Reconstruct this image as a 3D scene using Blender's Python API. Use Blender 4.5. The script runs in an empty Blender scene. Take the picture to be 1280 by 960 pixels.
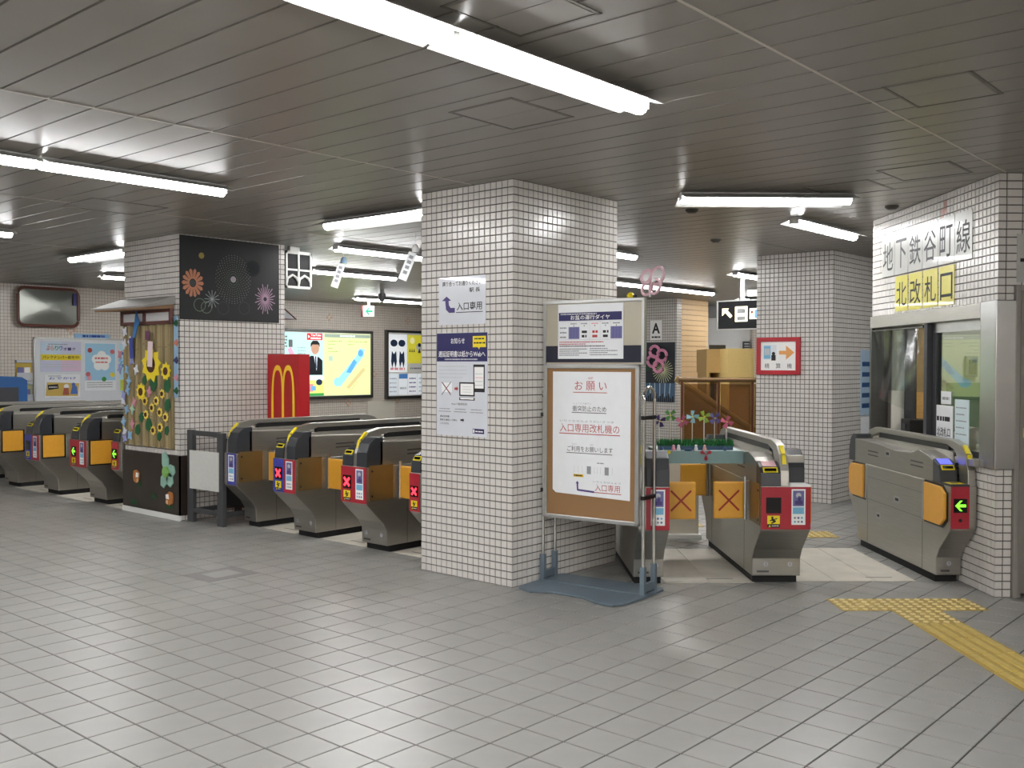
import bpy, bmesh, math, random
from mathutils import Matrix, Vector
random.seed(7)
S = bpy.context.scene
COL = S.collection
PI = math.pi
# ------------------------------------------------------------------ camera, world, exposure
cam_d = bpy.data.cameras.new('camera'); cam = bpy.data.objects.new('camera', cam_d); COL.objects.link(cam)
YAW, PITCH, ROLL = math.radians(41.273), math.radians(-1.1316), math.radians(0.1395)
H = 1.45; CEIL = 2.648
f0 = Vector((math.cos(YAW), math.sin(YAW), 0)); r0 = Vector((math.sin(YAW), -math.cos(YAW), 0)); up = Vector((0, 0, 1))
fw = f0*math.cos(PITCH) + up*math.sin(PITCH); uc = up*math.cos(PITCH) - f0*math.sin(PITCH)
rt = r0*math.cos(ROLL) + uc*math.sin(ROLL); uc2 = uc*math.cos(ROLL) - r0*math.sin(ROLL)
mw = Matrix.Identity(4)
for i in range(3):
    mw[i][0] = rt[i]; mw[i][1] = uc2[i]; mw[i][2] = -fw[i]
mw[2][3] = H
cam.matrix_world = mw
cam_d.sensor_width = 36; cam_d.lens = 1230.58/1280*36; cam_d.clip_start = .05; cam_d.clip_end = 200
S.camera = cam
w = bpy.data.worlds.new('world'); S.world = w; w.use_nodes = True
w.node_tree.nodes['Background'].inputs[0].default_value = (.55, .56, .58, 1); w.node_tree.nodes['Background'].inputs[1].default_value = .05
vs = S.view_settings
vs.view_transform = 'Standard'; vs.look = 'None'; vs.gamma = 1; vs.use_curve_mapping = False; vs.exposure = 0.88
TUBE = 27.0      # emission of the fluorescent diffusers
CROT = math.radians(42.4)
CD = Vector((math.cos(CROT), math.sin(CROT), 0)); DD = Vector((math.sin(CROT), -math.cos(CROT), 0))
def ST(s, t, z=0.): v = CD*s + DD*t; return (v.x, v.y, z)

# ------------------------------------------------------------------ materials
def lin(c):
    if isinstance(c, str):
        c = [int(c[i:i+2], 16)/255 for i in (0, 2, 4)]
    return tuple((x/12.92 if x <= .04045 else ((x+.055)/1.055)**2.4) for x in c)
MATS = {}
def mat(name, col, rough=.5, metal=0., var=.0, scale=30., bump=0., emit=0., spec=.5, stretch=None, alpha=1., coat=0.):
    if name in MATS: return MATS[name]
    m = bpy.data.materials.new(name); m.use_nodes = True; nt = m.node_tree; b = nt.nodes['Principled BSDF']
    c = lin(col); b.inputs['Base Color'].default_value = (*c, 1); b.inputs['Roughness'].default_value = rough; b.inputs['Metallic'].default_value = metal
    b.inputs['Specular IOR Level'].default_value = spec
    b.inputs['Coat Weight'].default_value = coat
    if emit:
        b.inputs['Emission Color'].default_value = (*c, 1); b.inputs['Emission Strength'].default_value = emit
    if alpha < 1: b.inputs['Alpha'].default_value = alpha
    if var or bump:
        tc = nt.nodes.new('ShaderNodeTexCoord'); n = nt.nodes.new('ShaderNodeTexNoise'); n.inputs['Scale'].default_value = scale; n.inputs['Detail'].default_value = 3
        src = tc.outputs['Object']
        if stretch:
            mp = nt.nodes.new('ShaderNodeMapping'); mp.inputs['Scale'].default_value = stretch; nt.links.new(src, mp.inputs[0]); src = mp.outputs[0]
        nt.links.new(src, n.inputs['Vector'])
        if var:
            r = nt.nodes.new('ShaderNodeMapRange'); r.inputs[1].default_value = .3; r.inputs[2].default_value = .7; r.inputs[3].default_value = 1-var; r.inputs[4].default_value = 1+var
            nt.links.new(n.outputs['Fac'], r.inputs[0])
            mx = nt.nodes.new('ShaderNodeVectorMath'); mx.operation = 'SCALE'; mx.inputs[0].default_value = c; nt.links.new(r.outputs[0], mx.inputs['Scale'])
            nt.links.new(mx.outputs[0], b.inputs['Base Color'])
            if emit: nt.links.new(mx.outputs[0], b.inputs['Emission Color'])
        if bump:
            bp = nt.nodes.new('ShaderNodeBump'); bp.inputs['Strength'].default_value = bump; bp.inputs['Distance'].default_value = .002
            nt.links.new(n.outputs['Fac'], bp.inputs['Height']); nt.links.new(bp.outputs[0], b.inputs['Normal'])
    MATS[name] = m; return m
def glass_mat(name, tint, refl_rough=.02, ior=1.45, opac=0.):
    if name in MATS: return MATS[name]
    m = bpy.data.materials.new(name); m.use_nodes = True; nt = m.node_tree; nt.nodes.clear()
    o = nt.nodes.new('ShaderNodeOutputMaterial'); t = nt.nodes.new('ShaderNodeBsdfTransparent'); g = nt.nodes.new('ShaderNodeBsdfGlossy'); x = nt.nodes.new('ShaderNodeMixShader'); f = nt.nodes.new('ShaderNodeFresnel')
    nt.nodes.remove(f); f = nt.nodes.new('ShaderNodeLayerWeight'); f.inputs[0].default_value = .5
    t.inputs[0].default_value = (*lin(tint), 1); g.inputs['Roughness'].default_value = refl_rough
    pw = nt.nodes.new('ShaderNodeMath'); pw.operation = 'POWER'; pw.inputs[1].default_value = 5; nt.links.new(f.outputs['Facing'], pw.inputs[0])
    r0_ = ((ior-1)/(ior+1))**2
    a = nt.nodes.new('ShaderNodeMath'); a.operation = 'MULTIPLY_ADD'; a.inputs[1].default_value = 1-r0_; a.inputs[2].default_value = r0_+opac; a.use_clamp = True
    nt.links.new(pw.outputs[0], a.inputs[0]); nt.links.new(a.outputs[0], x.inputs[0]); nt.links.new(t.outputs[0], x.inputs[1]); nt.links.new(g.outputs[0], x.inputs[2]); nt.links.new(x.outputs[0], o.inputs[0])
    MATS[name] = m; return m
def grid_mat(name, col, grout, pitch, gap, rough, axis='xz'):
    m = bpy.data.materials.new(name); m.use_nodes = True; nt = m.node_tree; b = nt.nodes['Principled BSDF']
    tc = nt.nodes.new('ShaderNodeTexCoord'); sx = nt.nodes.new('ShaderNodeSeparateXYZ'); nt.links.new(tc.outputs['Object'], sx.inputs[0])
    cx = nt.nodes.new('ShaderNodeCombineXYZ')
    nt.links.new(sx.outputs['XYZ'.index(axis[0].upper())], cx.inputs[0]); nt.links.new(sx.outputs['XYZ'.index(axis[1].upper())], cx.inputs[1])
    br = nt.nodes.new('ShaderNodeTexBrick'); br.offset = 0; br.squash = 1
    br.inputs['Scale'].default_value = 1; br.inputs['Brick Width'].default_value = pitch[0]; br.inputs['Row Height'].default_value = pitch[1]
    br.inputs['Mortar Size'].default_value = gap; br.inputs['Mortar Smooth'].default_value = .1
    c = lin(col); br.inputs['Color1'].default_value = (*c, 1); br.inputs['Color2'].default_value = (*[x*.93 for x in c], 1); br.inputs['Mortar'].default_value = (*lin(grout), 1)
    nt.links.new(cx.outputs[0], br.inputs['Vector']); nt.links.new(br.outputs['Color'], b.inputs['Base Color'])
    inv = nt.nodes.new('ShaderNodeMath'); inv.operation = 'SUBTRACT'; inv.inputs[0].default_value = 1; nt.links.new(br.outputs['Fac'], inv.inputs[1])
    bp = nt.nodes.new('ShaderNodeBump'); bp.inputs['Strength'].default_value = .4; bp.inputs['Distance'].default_value = .003
    nt.links.new(inv.outputs[0], bp.inputs['Height']); nt.links.new(bp.outputs[0], b.inputs['Normal']); b.inputs['Roughness'].default_value = rough
    MATS[name] = m; return m
TILE = mat('wall_tile', 'd2cec9', .22, var=.05, scale=9)
GROUT = mat('wall_grout', '5d5650', .8)
FTILE = mat('floor_tile', '908f8b', .34, var=.10, scale=3, bump=.15)
FGROUT = mat('floor_grout', '3a3836', .8)
PANEL = mat('ceiling_panel', '8d8880', .33, var=.03, scale=4, spec=.45)
CGAP = mat('ceiling_gap', '2a2826', .9)
STEEL = mat('brushed_steel', 'aeaba4', .33, .95, var=.06, scale=6, stretch=(1, 1, 30))
STEELD = mat('steel_dark', '6c6c6a', .4, 1., var=.05, scale=8)
CHROME = mat('chrome', 'd6d6d4', .12, 1.)
ALU = mat('aluminium', 'b9bab8', .35, .9, var=.03)
CHAR = mat('charcoal_plastic', '2f3237', .35, coat=.3)
BLACK = mat('black_plastic', '101011', .4)
BLACKG = mat('black_gloss', '060606', .08)
RUB = mat('black_rubber', '0d0d0e', .7)
RED = mat('panel_red', 'a51c2e', .35, coat=.2)
BLUE = mat('panel_blue', '3b3f9c', .35, coat=.2)
ORANGE = mat('flap_orange', 'dfa236', .38, var=.03, coat=.2)
BROWN = mat('flap_pocket_amber', '7f6a45', .28, .6, var=.08, scale=5)
YEL = mat('yellow_print', 'e8d21f', .5)
WHITE = mat('white_print', 'f1f1ef', .55)
PAPER = mat('white_paper', 'e9ebee', .5, var=.02, scale=12)
LAMI = mat('laminated_paper', 'd8dbe2', .18, var=.02, scale=8, coat=.6)
INK = mat('black_ink', '17171a', .6)
GREY = mat('grey_print', '8e9095', .6)
LGREY = mat('light_grey_print', 'bfc2c6', .6)
NAVY = mat('navy_print', '1b1758', .45, coat=.1)
DNAVY = mat('dark_navy_panel', '080f26', .5)
REDI = mat('red_ink', 'b03a3a', .6)
PURP = mat('purple_print', '6b6a9a', .6)
VIOL = mat('violet_print', '4a3d78', .6)
LBLUE = mat('light_blue_print', '79b6d6', .5)
PINK = mat('pink_print', 'e7a3b4', .5)
GREENP = mat('green_print', '2f8a3a', .5)
CORK = mat('cork', '8f6c47', .8, var=.15, scale=260, bump=.2)
BASEG = mat('blue_grey_plate', '65737d', .45, var=.04)
WPLATE = mat('gate_floor_plate', 'cfc9bd', .5, var=.10, scale=5)
TACT = mat('tactile_yellow', 'ad9348', .55, var=.14, scale=14)
WHITEM = mat('white_steel', 'e6e6e2', .4)
REDX = mat('led_red', 'ff2a38', .5, emit=2.2)
GRNX = mat('led_green', '6be02a', .5, emit=1.3)
LEDD = mat('led_dim', '27452a', .5)
TUBEM = mat('tube_light', 'ffffff', .5, emit=TUBE)
BEIGE = mat('beige_plastic', 'cfc7b4', .5)
WOOD = mat('light_wood', 'c79b5c', .45, var=.1, scale=6, stretch=(1, 1, 14))
DARKM = mat('dark_grey_steel', '45464a', .5, .3)

# ------------------------------------------------------------------ mesh builder
_txt = {}
def text_geo(s, bold=0.):
    k = (s, bold)
    if k in _txt: return _txt[k]
    c = bpy.data.curves.new('lettering', 'FONT'); c.body = s; c.resolution_u = 2; c.offset = bold; c.fill_mode = 'FRONT'
    o = bpy.data.objects.new('lettering', c); COL.objects.link(o)
    dg = bpy.context.evaluated_depsgraph_get(); dg.update()
    m = bpy.data.meshes.new_from_object(o.evaluated_get(dg))
    v = [(p.co.x, p.co.y) for p in m.vertices]; fs = [tuple(p.vertices) for p in m.polygons]
    bpy.data.objects.remove(o); bpy.data.curves.remove(c); bpy.data.meshes.remove(m)
    _txt[k] = (v, fs); return _txt[k]
class MB:
    def __init__(s): s.v = []; s.f = []; s.m = []; s.mats = []; s.M = None
    def mi(s, m):
        if m not in s.mats: s.mats.append(m)
        return s.mats.index(m)
    def add(s, pts, faces, m):
        o = len(s.v)
        if s.M is not None: pts = [tuple(s.M @ Vector(p)) for p in pts]
        s.v += [tuple(p) for p in pts]; k = s.mi(m)
        for f in faces: s.f.append(tuple(i+o for i in f)); s.m.append(k)
        return s
    def poly(s, pts, m): return s.add(pts, [tuple(range(len(pts)))], m)
    def box(s, a, b, m):
        x0, y0, z0 = a; x1, y1, z1 = b
        return s.add([(x0,y0,z0),(x1,y0,z0),(x1,y1,z0),(x0,y1,z0),(x0,y0,z1),(x1,y0,z1),(x1,y1,z1),(x0,y1,z1)],
                     [(0,3,2,1),(4,5,6,7),(0,1,5,4),(1,2,6,5),(2,3,7,6),(3,0,4,7)], m)
    def prism(s, prof, axis, lo, hi, m):
        n = len(prof)
        P = {'y': lambda a, b, h: (a, h, b), 'z': lambda a, b, h: (a, b, h), 'x': lambda a, b, h: (h, a, b)}[axis]
        pts = [P(a, b, lo) for a, b in prof] + [P(a, b, hi) for a, b in prof]
        fs = [tuple(range(n)), tuple(range(2*n-1, n-1, -1))] + [(i, (i+1) % n, n+(i+1) % n, n+i) for i in range(n)]
        return s.add(pts, fs, m)
    def tube(s, path, r, m, seg=8, closed=False):
        path = [Vector(p) for p in path]; n = len(path); pts = []; fs = []
        up0 = Vector((0, 0, 1))
        for i, p in enumerate(path):
            a = path[(i-1) % n] if (closed or i > 0) else p; b = path[(i+1) % n] if (closed or i < n-1) else p
            d = (b-a).normalized()
            u = d.cross(up0)
            if u.length < .05: u = d.cross(Vector((1, 0, 0)))
            u.normalize(); v = d.cross(u)
            rr = r[i] if isinstance(r, (list, tuple)) else r
            for k in range(seg):
                t = 2*PI*k/seg; pts.append(p + u*math.cos(t)*rr + v*math.sin(t)*rr)
        for i in range(n if closed else n-1):
            j = (i+1) % n
            for k in range(seg):
                q = (k+1) % seg; fs.append((i*seg+k, i*seg+q, j*seg+q, j*seg+k))
        if not closed: fs += [tuple(range(seg-1, -1, -1)), tuple(range((n-1)*seg, n*seg))]
        return s.add(pts, fs, m)
    def lathe(s, prof, c, m, seg=16, axis='z'):
        pts = []; fs = []; n = len(prof)
        for r, h in prof:
            for k in range(seg):
                t = 2*PI*k/seg; a, b = r*math.cos(t), r*math.sin(t)
                pts.append((c[0]+a, c[1]+b, c[2]+h) if axis == 'z' else ((c[0]+a, c[1]+h, c[2]+b) if axis == 'y' else (c[0]+h, c[1]+a, c[2]+b)))
        for i in range(n-1):
            for k in range(seg): q = (k+1) % seg; fs.append((i*seg+k, i*seg+q, (i+1)*seg+q, (i+1)*seg+k))
        fs += [tuple(range(seg-1, -1, -1)), tuple(range((n-1)*seg, n*seg))]
        return s.add(pts, fs, m)
    # flat print in the local xz plane at depth y
    def rect(s, x0, z0, x1, z1, y, m): return s.add([(x0,y,z0),(x1,y,z0),(x1,y,z1),(x0,y,z1)], [(0,1,2,3)], m)
    def shape(s, pts, y, m): return s.add([(a, y, b) for a, b in pts], [tuple(range(len(pts)))], m)
    def disc(s, x, z, r, y, m, n=14, sx=1.): return s.shape([(x+math.cos(2*PI*k/n)*r*sx, z+math.sin(2*PI*k/n)*r) for k in range(n)], y, m)
    def line(s, x0, z0, x1, z1, w, y, m):
        d = Vector((x1-x0, z1-z0)); d = d.normalized()*(w/2); n = (-d.y, d.x)
        return s.shape([(x0+n[0], z0+n[1]), (x0-n[0], z0-n[1]), (x1-n[0], z1-n[1]), (x1+n[0], z1+n[1])], y, m)
    def dashes(s, x0, z0, x1, h, y, m, seed=0):
        rnd = random.Random(seed); x = x0
        while x < x1-h*.3:
            e = min(x+h*rnd.uniform(.6, 2.6), x1); s.rect(x, z0, e, z0+h, y, m); x = e+h*rnd.uniform(.15, .5)
    def text(s, t, x, z, h, y, m, width=None, align='c', bold=.0, vert=False):
        v, fs = text_geo(t, bold)
        if not v: return s
        x0 = min(p[0] for p in v); x1 = max(p[0] for p in v); z0 = min(p[1] for p in v); z1 = max(p[1] for p in v)
        kz = h/(z1-z0); kx = (width/(x1-x0)) if width else kz
        W = (x1-x0)*kx; ox = {'c': x-W/2, 'l': x, 'r': x-W}[align]
        return s.add([(ox+(a-x0)*kx, y, z+(b-z0)*kz) for a, b in v], fs, m)
    def build(s, name, parent=None, loc=(0, 0, 0), rotz=0., label=None, cat=None, group=None, kind=None, bevel=0., smooth=False, recalc=True, seg=2):
        me = bpy.data.meshes.new(name); me.from_pydata(s.v, [], s.f)
        for m in s.mats: me.materials.append(m)
        if len(s.mats) > 1: me.polygons.foreach_set('material_index', s.m)
        if recalc or bevel:
            bm = bmesh.new(); bm.from_mesh(me)
            bmesh.ops.recalc_face_normals(bm, faces=bm.faces[:])
            if bevel: bmesh.ops.bevel(bm, geom=[e for e in bm.edges if e.is_manifold and e.calc_face_angle(0) > .35], offset=bevel, segments=seg, affect='EDGES', profile=.6, clamp_overlap=True)
            bm.to_mesh(me); bm.free()
        if smooth:
            me.polygons.foreach_set('use_smooth', [True]*len(me.polygons))
            try: me.set_sharp_from_angle(angle=.7)
            except Exception: pass
        me.update()
        o = bpy.data.objects.new(name, me); COL.objects.link(o)
        return tag(o, parent, loc, rotz, label, cat, group, kind)
def tag(o, parent=None, loc=(0, 0, 0), rotz=0., label=None, cat=None, group=None, kind=None):
    o.location = loc; o.rotation_euler = (0, 0, rotz)
    if parent: o.parent = parent
    if label: o['label'] = label
    if cat: o['category'] = cat
    if group: o['group'] = group
    if kind: o['kind'] = kind
    return o
def thing(name, loc, rotz, label, cat, group=None, kind=None):
    o = bpy.data.objects.new(name, None); COL.objects.link(o); o.empty_display_size = .1
    return tag(o, None, loc, rotz, label, cat, group, kind)
def copy_tree(o, parent=None):
    c = o.copy(); COL.objects.link(c); c.parent = parent
    for ch in list(o.children): copy_tree(ch, c)
    return c
def inst(me, name, parent, loc, rotz=0., rot=None):
    o = bpy.data.objects.new(name, me); COL.objects.link(o); o.parent = parent; o.location = loc; o.rotation_euler = rot or (0, 0, rotz); return o
def in_view(p):
    d = Vector(p)-Vector((0, 0, H)); z = d.dot(fw)
    if z < .3: return 0
    x = 640+1230.58*d.dot(rt)/z; y = 480-1230.58*d.dot(uc2)/z
    if not (-20 < x < 1300 and -20 < y < 980): return 0
    return 1/z

# ------------------------------------------------------------------ tiled faces
def tile_pts(w, h, g, d, ch=.0015, el=0., er=0.):
    """one tile in its own xz plane, y<0 is outwards; lower-left corner at 0,0"""
    a, b, c, e = g/2-el*(g/2), w-g/2+er*(g/2), g/2, h-g/2
    i = ch
    return [(a,0,c),(b,0,c),(b,0,e),(a,0,e),(a+i*(1-el),-d,c+i),(b-i*(1-er),-d,c+i),(b-i*(1-er),-d,e-i),(a+i*(1-el),-d,e-i)]
TF = [(4,5,6,7),(0,1,5,4),(1,2,6,5),(2,3,7,6),(3,0,4,7)]
def tiled(parent, pw, faces, single=0, g=.006, d=.004, tm=None, field='tile_field'):
    """faces: list of (origin xyz local to parent, rotz, width, z0, z1, pitch); the tiles that show largest become objects"""
    tm = tm or TILE
    pm = Matrix.Translation(pw[0]) @ Matrix.Rotation(pw[1], 4, 'Z')
    cand = []
    for org, rz, wd, z0, z1, pitch in faces:
        n = max(1, round(wd/pitch)); k = max(1, round((z1-z0)/pitch)); tw = wd/n; th = (z1-z0)/k
        M = Matrix.Translation((org[0], org[1], 0)) @ Matrix.Rotation(rz, 4, 'Z')
        nrm = (pm.to_3x3() @ M.to_3x3()) @ Vector((0, -1, 0))
        for i in range(n):
            for j in range(k):
                L = M @ Matrix.Translation((i*tw, 0, z0+j*th))
                wc = pm @ (L @ Vector((tw/2, 0, th/2)))
                dv = Vector((0, 0, H))-wc; fc = dv.normalized().dot(nrm)
                sc = in_view(wc)*max(fc, 0) if single else 0
                cand.append((sc, L, tw, th, i == 0, i == n-1, rz))
    if single: cand.sort(key=lambda q: -q[0])
    mb = MB(); cache = {}
    for idx, (sc, L, tw, th, el, er, rz) in enumerate(cand):
        p = tile_pts(tw, th, g, d, el=float(el), er=float(er))
        if idx < single and sc > 0:
            k = (round(tw, 4), round(th, 4), el, er)
            if k not in cache:
                t = MB(); t.add(p, TF, tm); o = t.build('tile', parent, recalc=False); cache[k] = o.data
                o.location = L.translation; o.rotation_euler = (0, 0, rz)
            else: inst(cache[k], 'tile', parent, L.translation, rz)
        else:
            mb.add([tuple(L @ Vector(q)) for q in p], TF, tm)
    return mb.build(field, parent, kind='stuff', recalc=False)
# ------------------------------------------------------------------ floor
X0, X1, Y0, Y1 = -6.0, 24.0, -5.5, 15.4
fl = MB().box((X0, Y0, -.1), (X1, Y1, -.004), FGROUT).build('floor', label='grey square tiled floor of the station concourse', cat='floor', kind='structure')
PIT = .2; GX, GY = 2.759, 2.3296
cand = []
i0 = math.ceil((X0-GX)/PIT); i1 = math.floor((22-GX)/PIT); j0 = math.ceil((Y0-GY)/PIT); j1 = math.floor((Y1-GY)/PIT)
for i in range(i0, i1):
    for j in range(j0, j1):
        x, y = GX+i*PIT, GY+j*PIT
        sc = in_view((x+.1, y+.1, 0))
        if 1/sc > 11 if sc else (x*x+y*y > 30 and (x < -3 or y < -2)): 
            if not sc: continue
        cand.append((sc, x, y))
cand.sort(key=lambda q: -q[0])
def ftile(x, y): g = .0035; return [(x+g,y+g,-.004),(x+PIT-g,y+g,-.004),(x+PIT-g,y+PIT-g,-.004),(x+g,y+PIT-g,-.004),(x+g+.001,y+g+.001,0),(x+PIT-g-.001,y+g+.001,0),(x+PIT-g-.001,y+PIT-g-.001,0),(x+g+.001,y+PIT-g-.001,0)]
FF = [(4,5,6,7),(0,1,5,4),(1,2,6,5),(2,3,7,6),(3,0,4,7)]
mb = MB(); me = None
for k, (sc, x, y) in enumerate(cand):
    if k < 300 and sc:
        if me is None:
            t = MB(); t.add(ftile(0, 0), FF, FTILE); o = t.build('tile', fl, (x, y, 0), recalc=False); me = o.data
        else: inst(me, 'tile', fl, (x, y, 0))
    else: mb.add(ftile(x, y), FF, FTILE)
mb.build('tile_field', fl, kind='stuff', recalc=False)
# square floor hatch between the gates and the viewpoint
hm = MB(); hm.box((3.57, 5.80, 0), (3.96, 6.12, .002), mat('hatch_tile_dark', '7b7a77', .45)); hb = hm.build('floor_hatch', label='small darker square hatch cover set in the grey floor tiles', cat='hatch cover')
MB().box((3.66, 5.87, .002), (3.87, 6.05, .004), mat('hatch_tile', '9b9a97', .45, var=.05)).build('cover_tile', hb)

# ------------------------------------------------------------------ ceiling
ce = MB().box((X0, Y0, CEIL+.012), (X1, Y1, CEIL+.1), CGAP).build('ceiling', label='ceiling of long glossy beige metal panels', cat='ceiling', kind='structure')
PW = .2075; PL = 2.8; PX, PY = 1.982, 1.738
cand = []
for i in range(math.floor((X0-PX)/PW), math.ceil((X1-PX)/PW)):
    for j in range(math.floor((Y0-PY)/PL), math.ceil((Y1-PY)/PL)):
        x, y = PX+i*PW, PY+j*PL
        if x < X0 or y > Y1: continue
        sc = max(in_view((x+.1, y+q*PL, CEIL)) for q in (.1, .3, .5, .7, .9))
        cand.append((sc, x, max(y, Y0), min(y+PL, Y1)))
cand.sort(key=lambda q: -q[0])
def cpan(x, ya, yb):
    g = .0035; z = CEIL; a, b, c, d = x+g, x+PW-g, ya+.004, yb-.004; i = .003
    return [(a,c,z+.012),(b,c,z+.012),(b,d,z+.012),(a,d,z+.012),(a+i,c+.001,z),(b-i,c+.001,z),(b-i,d-.001,z),(a+i,d-.001,z)]
CF = [(7,6,5,4),(4,5,1,0),(5,6,2,1),(6,7,3,2),(7,4,0,3)]
mb = MB(); cache = {}
for k, (sc, x, ya, yb) in enumerate(cand):
    if k < 300 and sc:
        key = round(yb-ya, 3)
        if key not in cache:
            t = MB(); t.add(cpan(0, 0, yb-ya), CF, PANEL); o = t.build('panel', ce, (x, ya, 0), recalc=False); cache[key] = o.data
        else: inst(cache[key], 'panel', ce, (x, ya, 0))
    else: mb.add(cpan(x, ya, yb), CF, PANEL)
mb.build('panel_field', ce, kind='stuff', recalc=False)
# seam strips where panel rows meet
SEAM = mat('seam_strip', 'c8c3ba', .4)
for k, (ys, xa, xb) in enumerate(((1.738, -2, 6.6), (4.538, -2, 4.75), (7.338, 1, 12), (10.14, 1, 14))):
    MB().box((xa, ys-.006, CEIL-.002), (xb, ys+.006, CEIL+.004), SEAM).build('seam_strip', ce)
def hatch(x0, y0, x1, y1, label):
    h = MB(); z = CEIL-.003; t = .012
    for a, b in (((x0, y0), (x1, y0+t)), ((x0, y1-t), (x1, y1)), ((x0, y0), (x0+t, y1)), ((x1-t, y0), (x1, y1))):
        h.box((a[0], a[1], z), (b[0], b[1], CEIL+.006), DARKM if False else mat('hatch_frame', '6f6a63', .4, .3))
    o = h.build('ceiling_hatch', label=label, cat='access hatch')
    p = MB()
    n = 2
    for k in range(n):
        xa = x0+.02+(x1-x0-.04)*k/n; xb = x0+.02+(x1-x0-.04)*(k+1)/n-.004
        MB().box((xa, y0+.02, CEIL-.002), (xb, y1-.02, CEIL+.004), PANEL).build('panel', o)
hatch(3.33, 2.93, 3.79, 3.33, 'square ceiling access hatch near the end of the largest light')
hatch(6.04, 1.895, 6.49, 2.328, 'ceiling access hatch closest to the booth wall')
hatch(6.29, 2.475, 6.76, 2.92, 'ceiling access hatch beside the slanted gate light')
hatch(2.33, 2.0, 2.74, 2.37, 'ceiling access hatch at the top edge above the largest light')
hatch(3.36, 6.99, 3.96, 7.53, 'ceiling access hatch past the end of the long light on the left')
hatch(4.25, 1.25, 4.7, 1.62, 'ceiling access hatch in the upper right corner of the view')
for k, (x, y, lab) in enumerate(((6.63, 3.98, 'small dark round ceiling detector beside the tiled centre pillar'), (7.45, 2.75, 'small dark round ceiling detector above the booth window'), (8.35, 4.75, 'small dark round ceiling detector near the pillar with the red framed sign'))):
    MB().lathe([(.05, CEIL), (.05, CEIL-.012), (.03, CEIL-.028)], (x, y, 0), mat('detector_grey', '4b4743', .5)).build('smoke_detector', label=lab, cat='detector')

# ------------------------------------------------------------------ walls
WT = grid_mat('far_wall_tile', 'd8cec2', '7d736a', (.05, .05), .0022, .3)
WTX = grid_mat('far_wall_tile_side', 'd3ccc2', '7d736a', (.1, .1), .006, .3, 'yz')
wb_ = MB().box((X0, Y1, 0), (X1, Y1+.15, CEIL+.1), WT).build('wall_back', label='far wall of small beige tiles behind the ticket gates', cat='wall', kind='structure')
MB().box((X1, Y0, 0), (X1+.15, Y1, CEIL+.1), mat('plain_wall', 'd9d4cb', .6, var=.03)).build('wall_right', label='pale plain wall at the far end of the concourse', cat='wall', kind='structure')
MB().box((X0-.15, Y0, 0), (X0, Y1, CEIL+.1), WTX).build('wall_left', label='tiled wall behind the viewpoint', cat='wall', kind='structure')
MB().box((X0, Y0-.15, 0), (X1, Y0, CEIL+.1), WT).build('wall_front', label='tiled wall to the side of the viewpoint', cat='wall', kind='structure')
# little flower-shaped ornament tiles
ORN = mat('ornament_tile', 'cba68e', .4)
for x, z in ((12.13, 2.36), (14.2, 2.36), (7.05, 1.98), (13.28, 1.25), (12.6, .68), (13.9, .70)):
    for dx, dz in ((0, .05), (0, -.05), (.05, 0), (-.05, 0)):
        MB().box((x+dx-.022, Y1-.005, z+dz-.022), (x+dx+.022, Y1, z+dz+.022), ORN).build('ornament_tile', wb_)

# ------------------------------------------------------------------ pillars
def pillar(name, x0, y0, x1, y1, label, single=0, skip=()):
    w, h = x1-x0, y1-y0; i = .004
    o = MB().box((i, i, 0), (w-i, h-i, CEIL), GROUT).build(name, loc=(x0, y0, 0), label=label, cat='pillar', kind='structure')
    faces = [((0, i), 0., w, 0, CEIL, .05), ((w-i, 0), PI/2, h, 0, CEIL, .05), ((w, h-i), PI, w, 0, CEIL, .05), ((i, h), -PI/2, h, 0, CEIL, .05)]
    tiled(o, (Vector((x0, y0, 0)), 0), faces, single)
    return o
pillar('pillar', 4.786, 4.193, 5.942, 5.05, 'white mosaic tiled pillar in the middle with two notices', 300)
pillar('pillar', 4.79, 8.27, 5.95, 9.30, 'white mosaic tiled pillar wearing a bamboo screen and black banner')
pillar('pillar', 9.9, 4.25, 11.9, 5.12, 'white mosaic tiled pillar carrying a red framed sign')
pillar('pillar', 15.2, 9.42, 15.36, 10.3, 'distant tiled pillar with a letter A plate and fireworks poster')
# striped beige wall joining the distant pillar, built of horizontal courses
sw = MB().box((15.36, 9.47, 0), (16.3, 9.6, CEIL), mat('stripe_joint', '8f7450', .7)).build('trim_1', label='beige wall of narrow horizontal courses beside the letter A pillar', cat='wall', kind='structure')
CRS = mat('course_beige', 'd9b98c', .45, var=.05)
cm = MB().box((0, 0, 0), (.94, .05, .088), CRS).build('course', sw, (15.36, 9.42, .002)).data
for k in range(1, 29): inst(cm, 'course', sw, (15.36, 9.42, .002+k*.0945))

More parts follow.
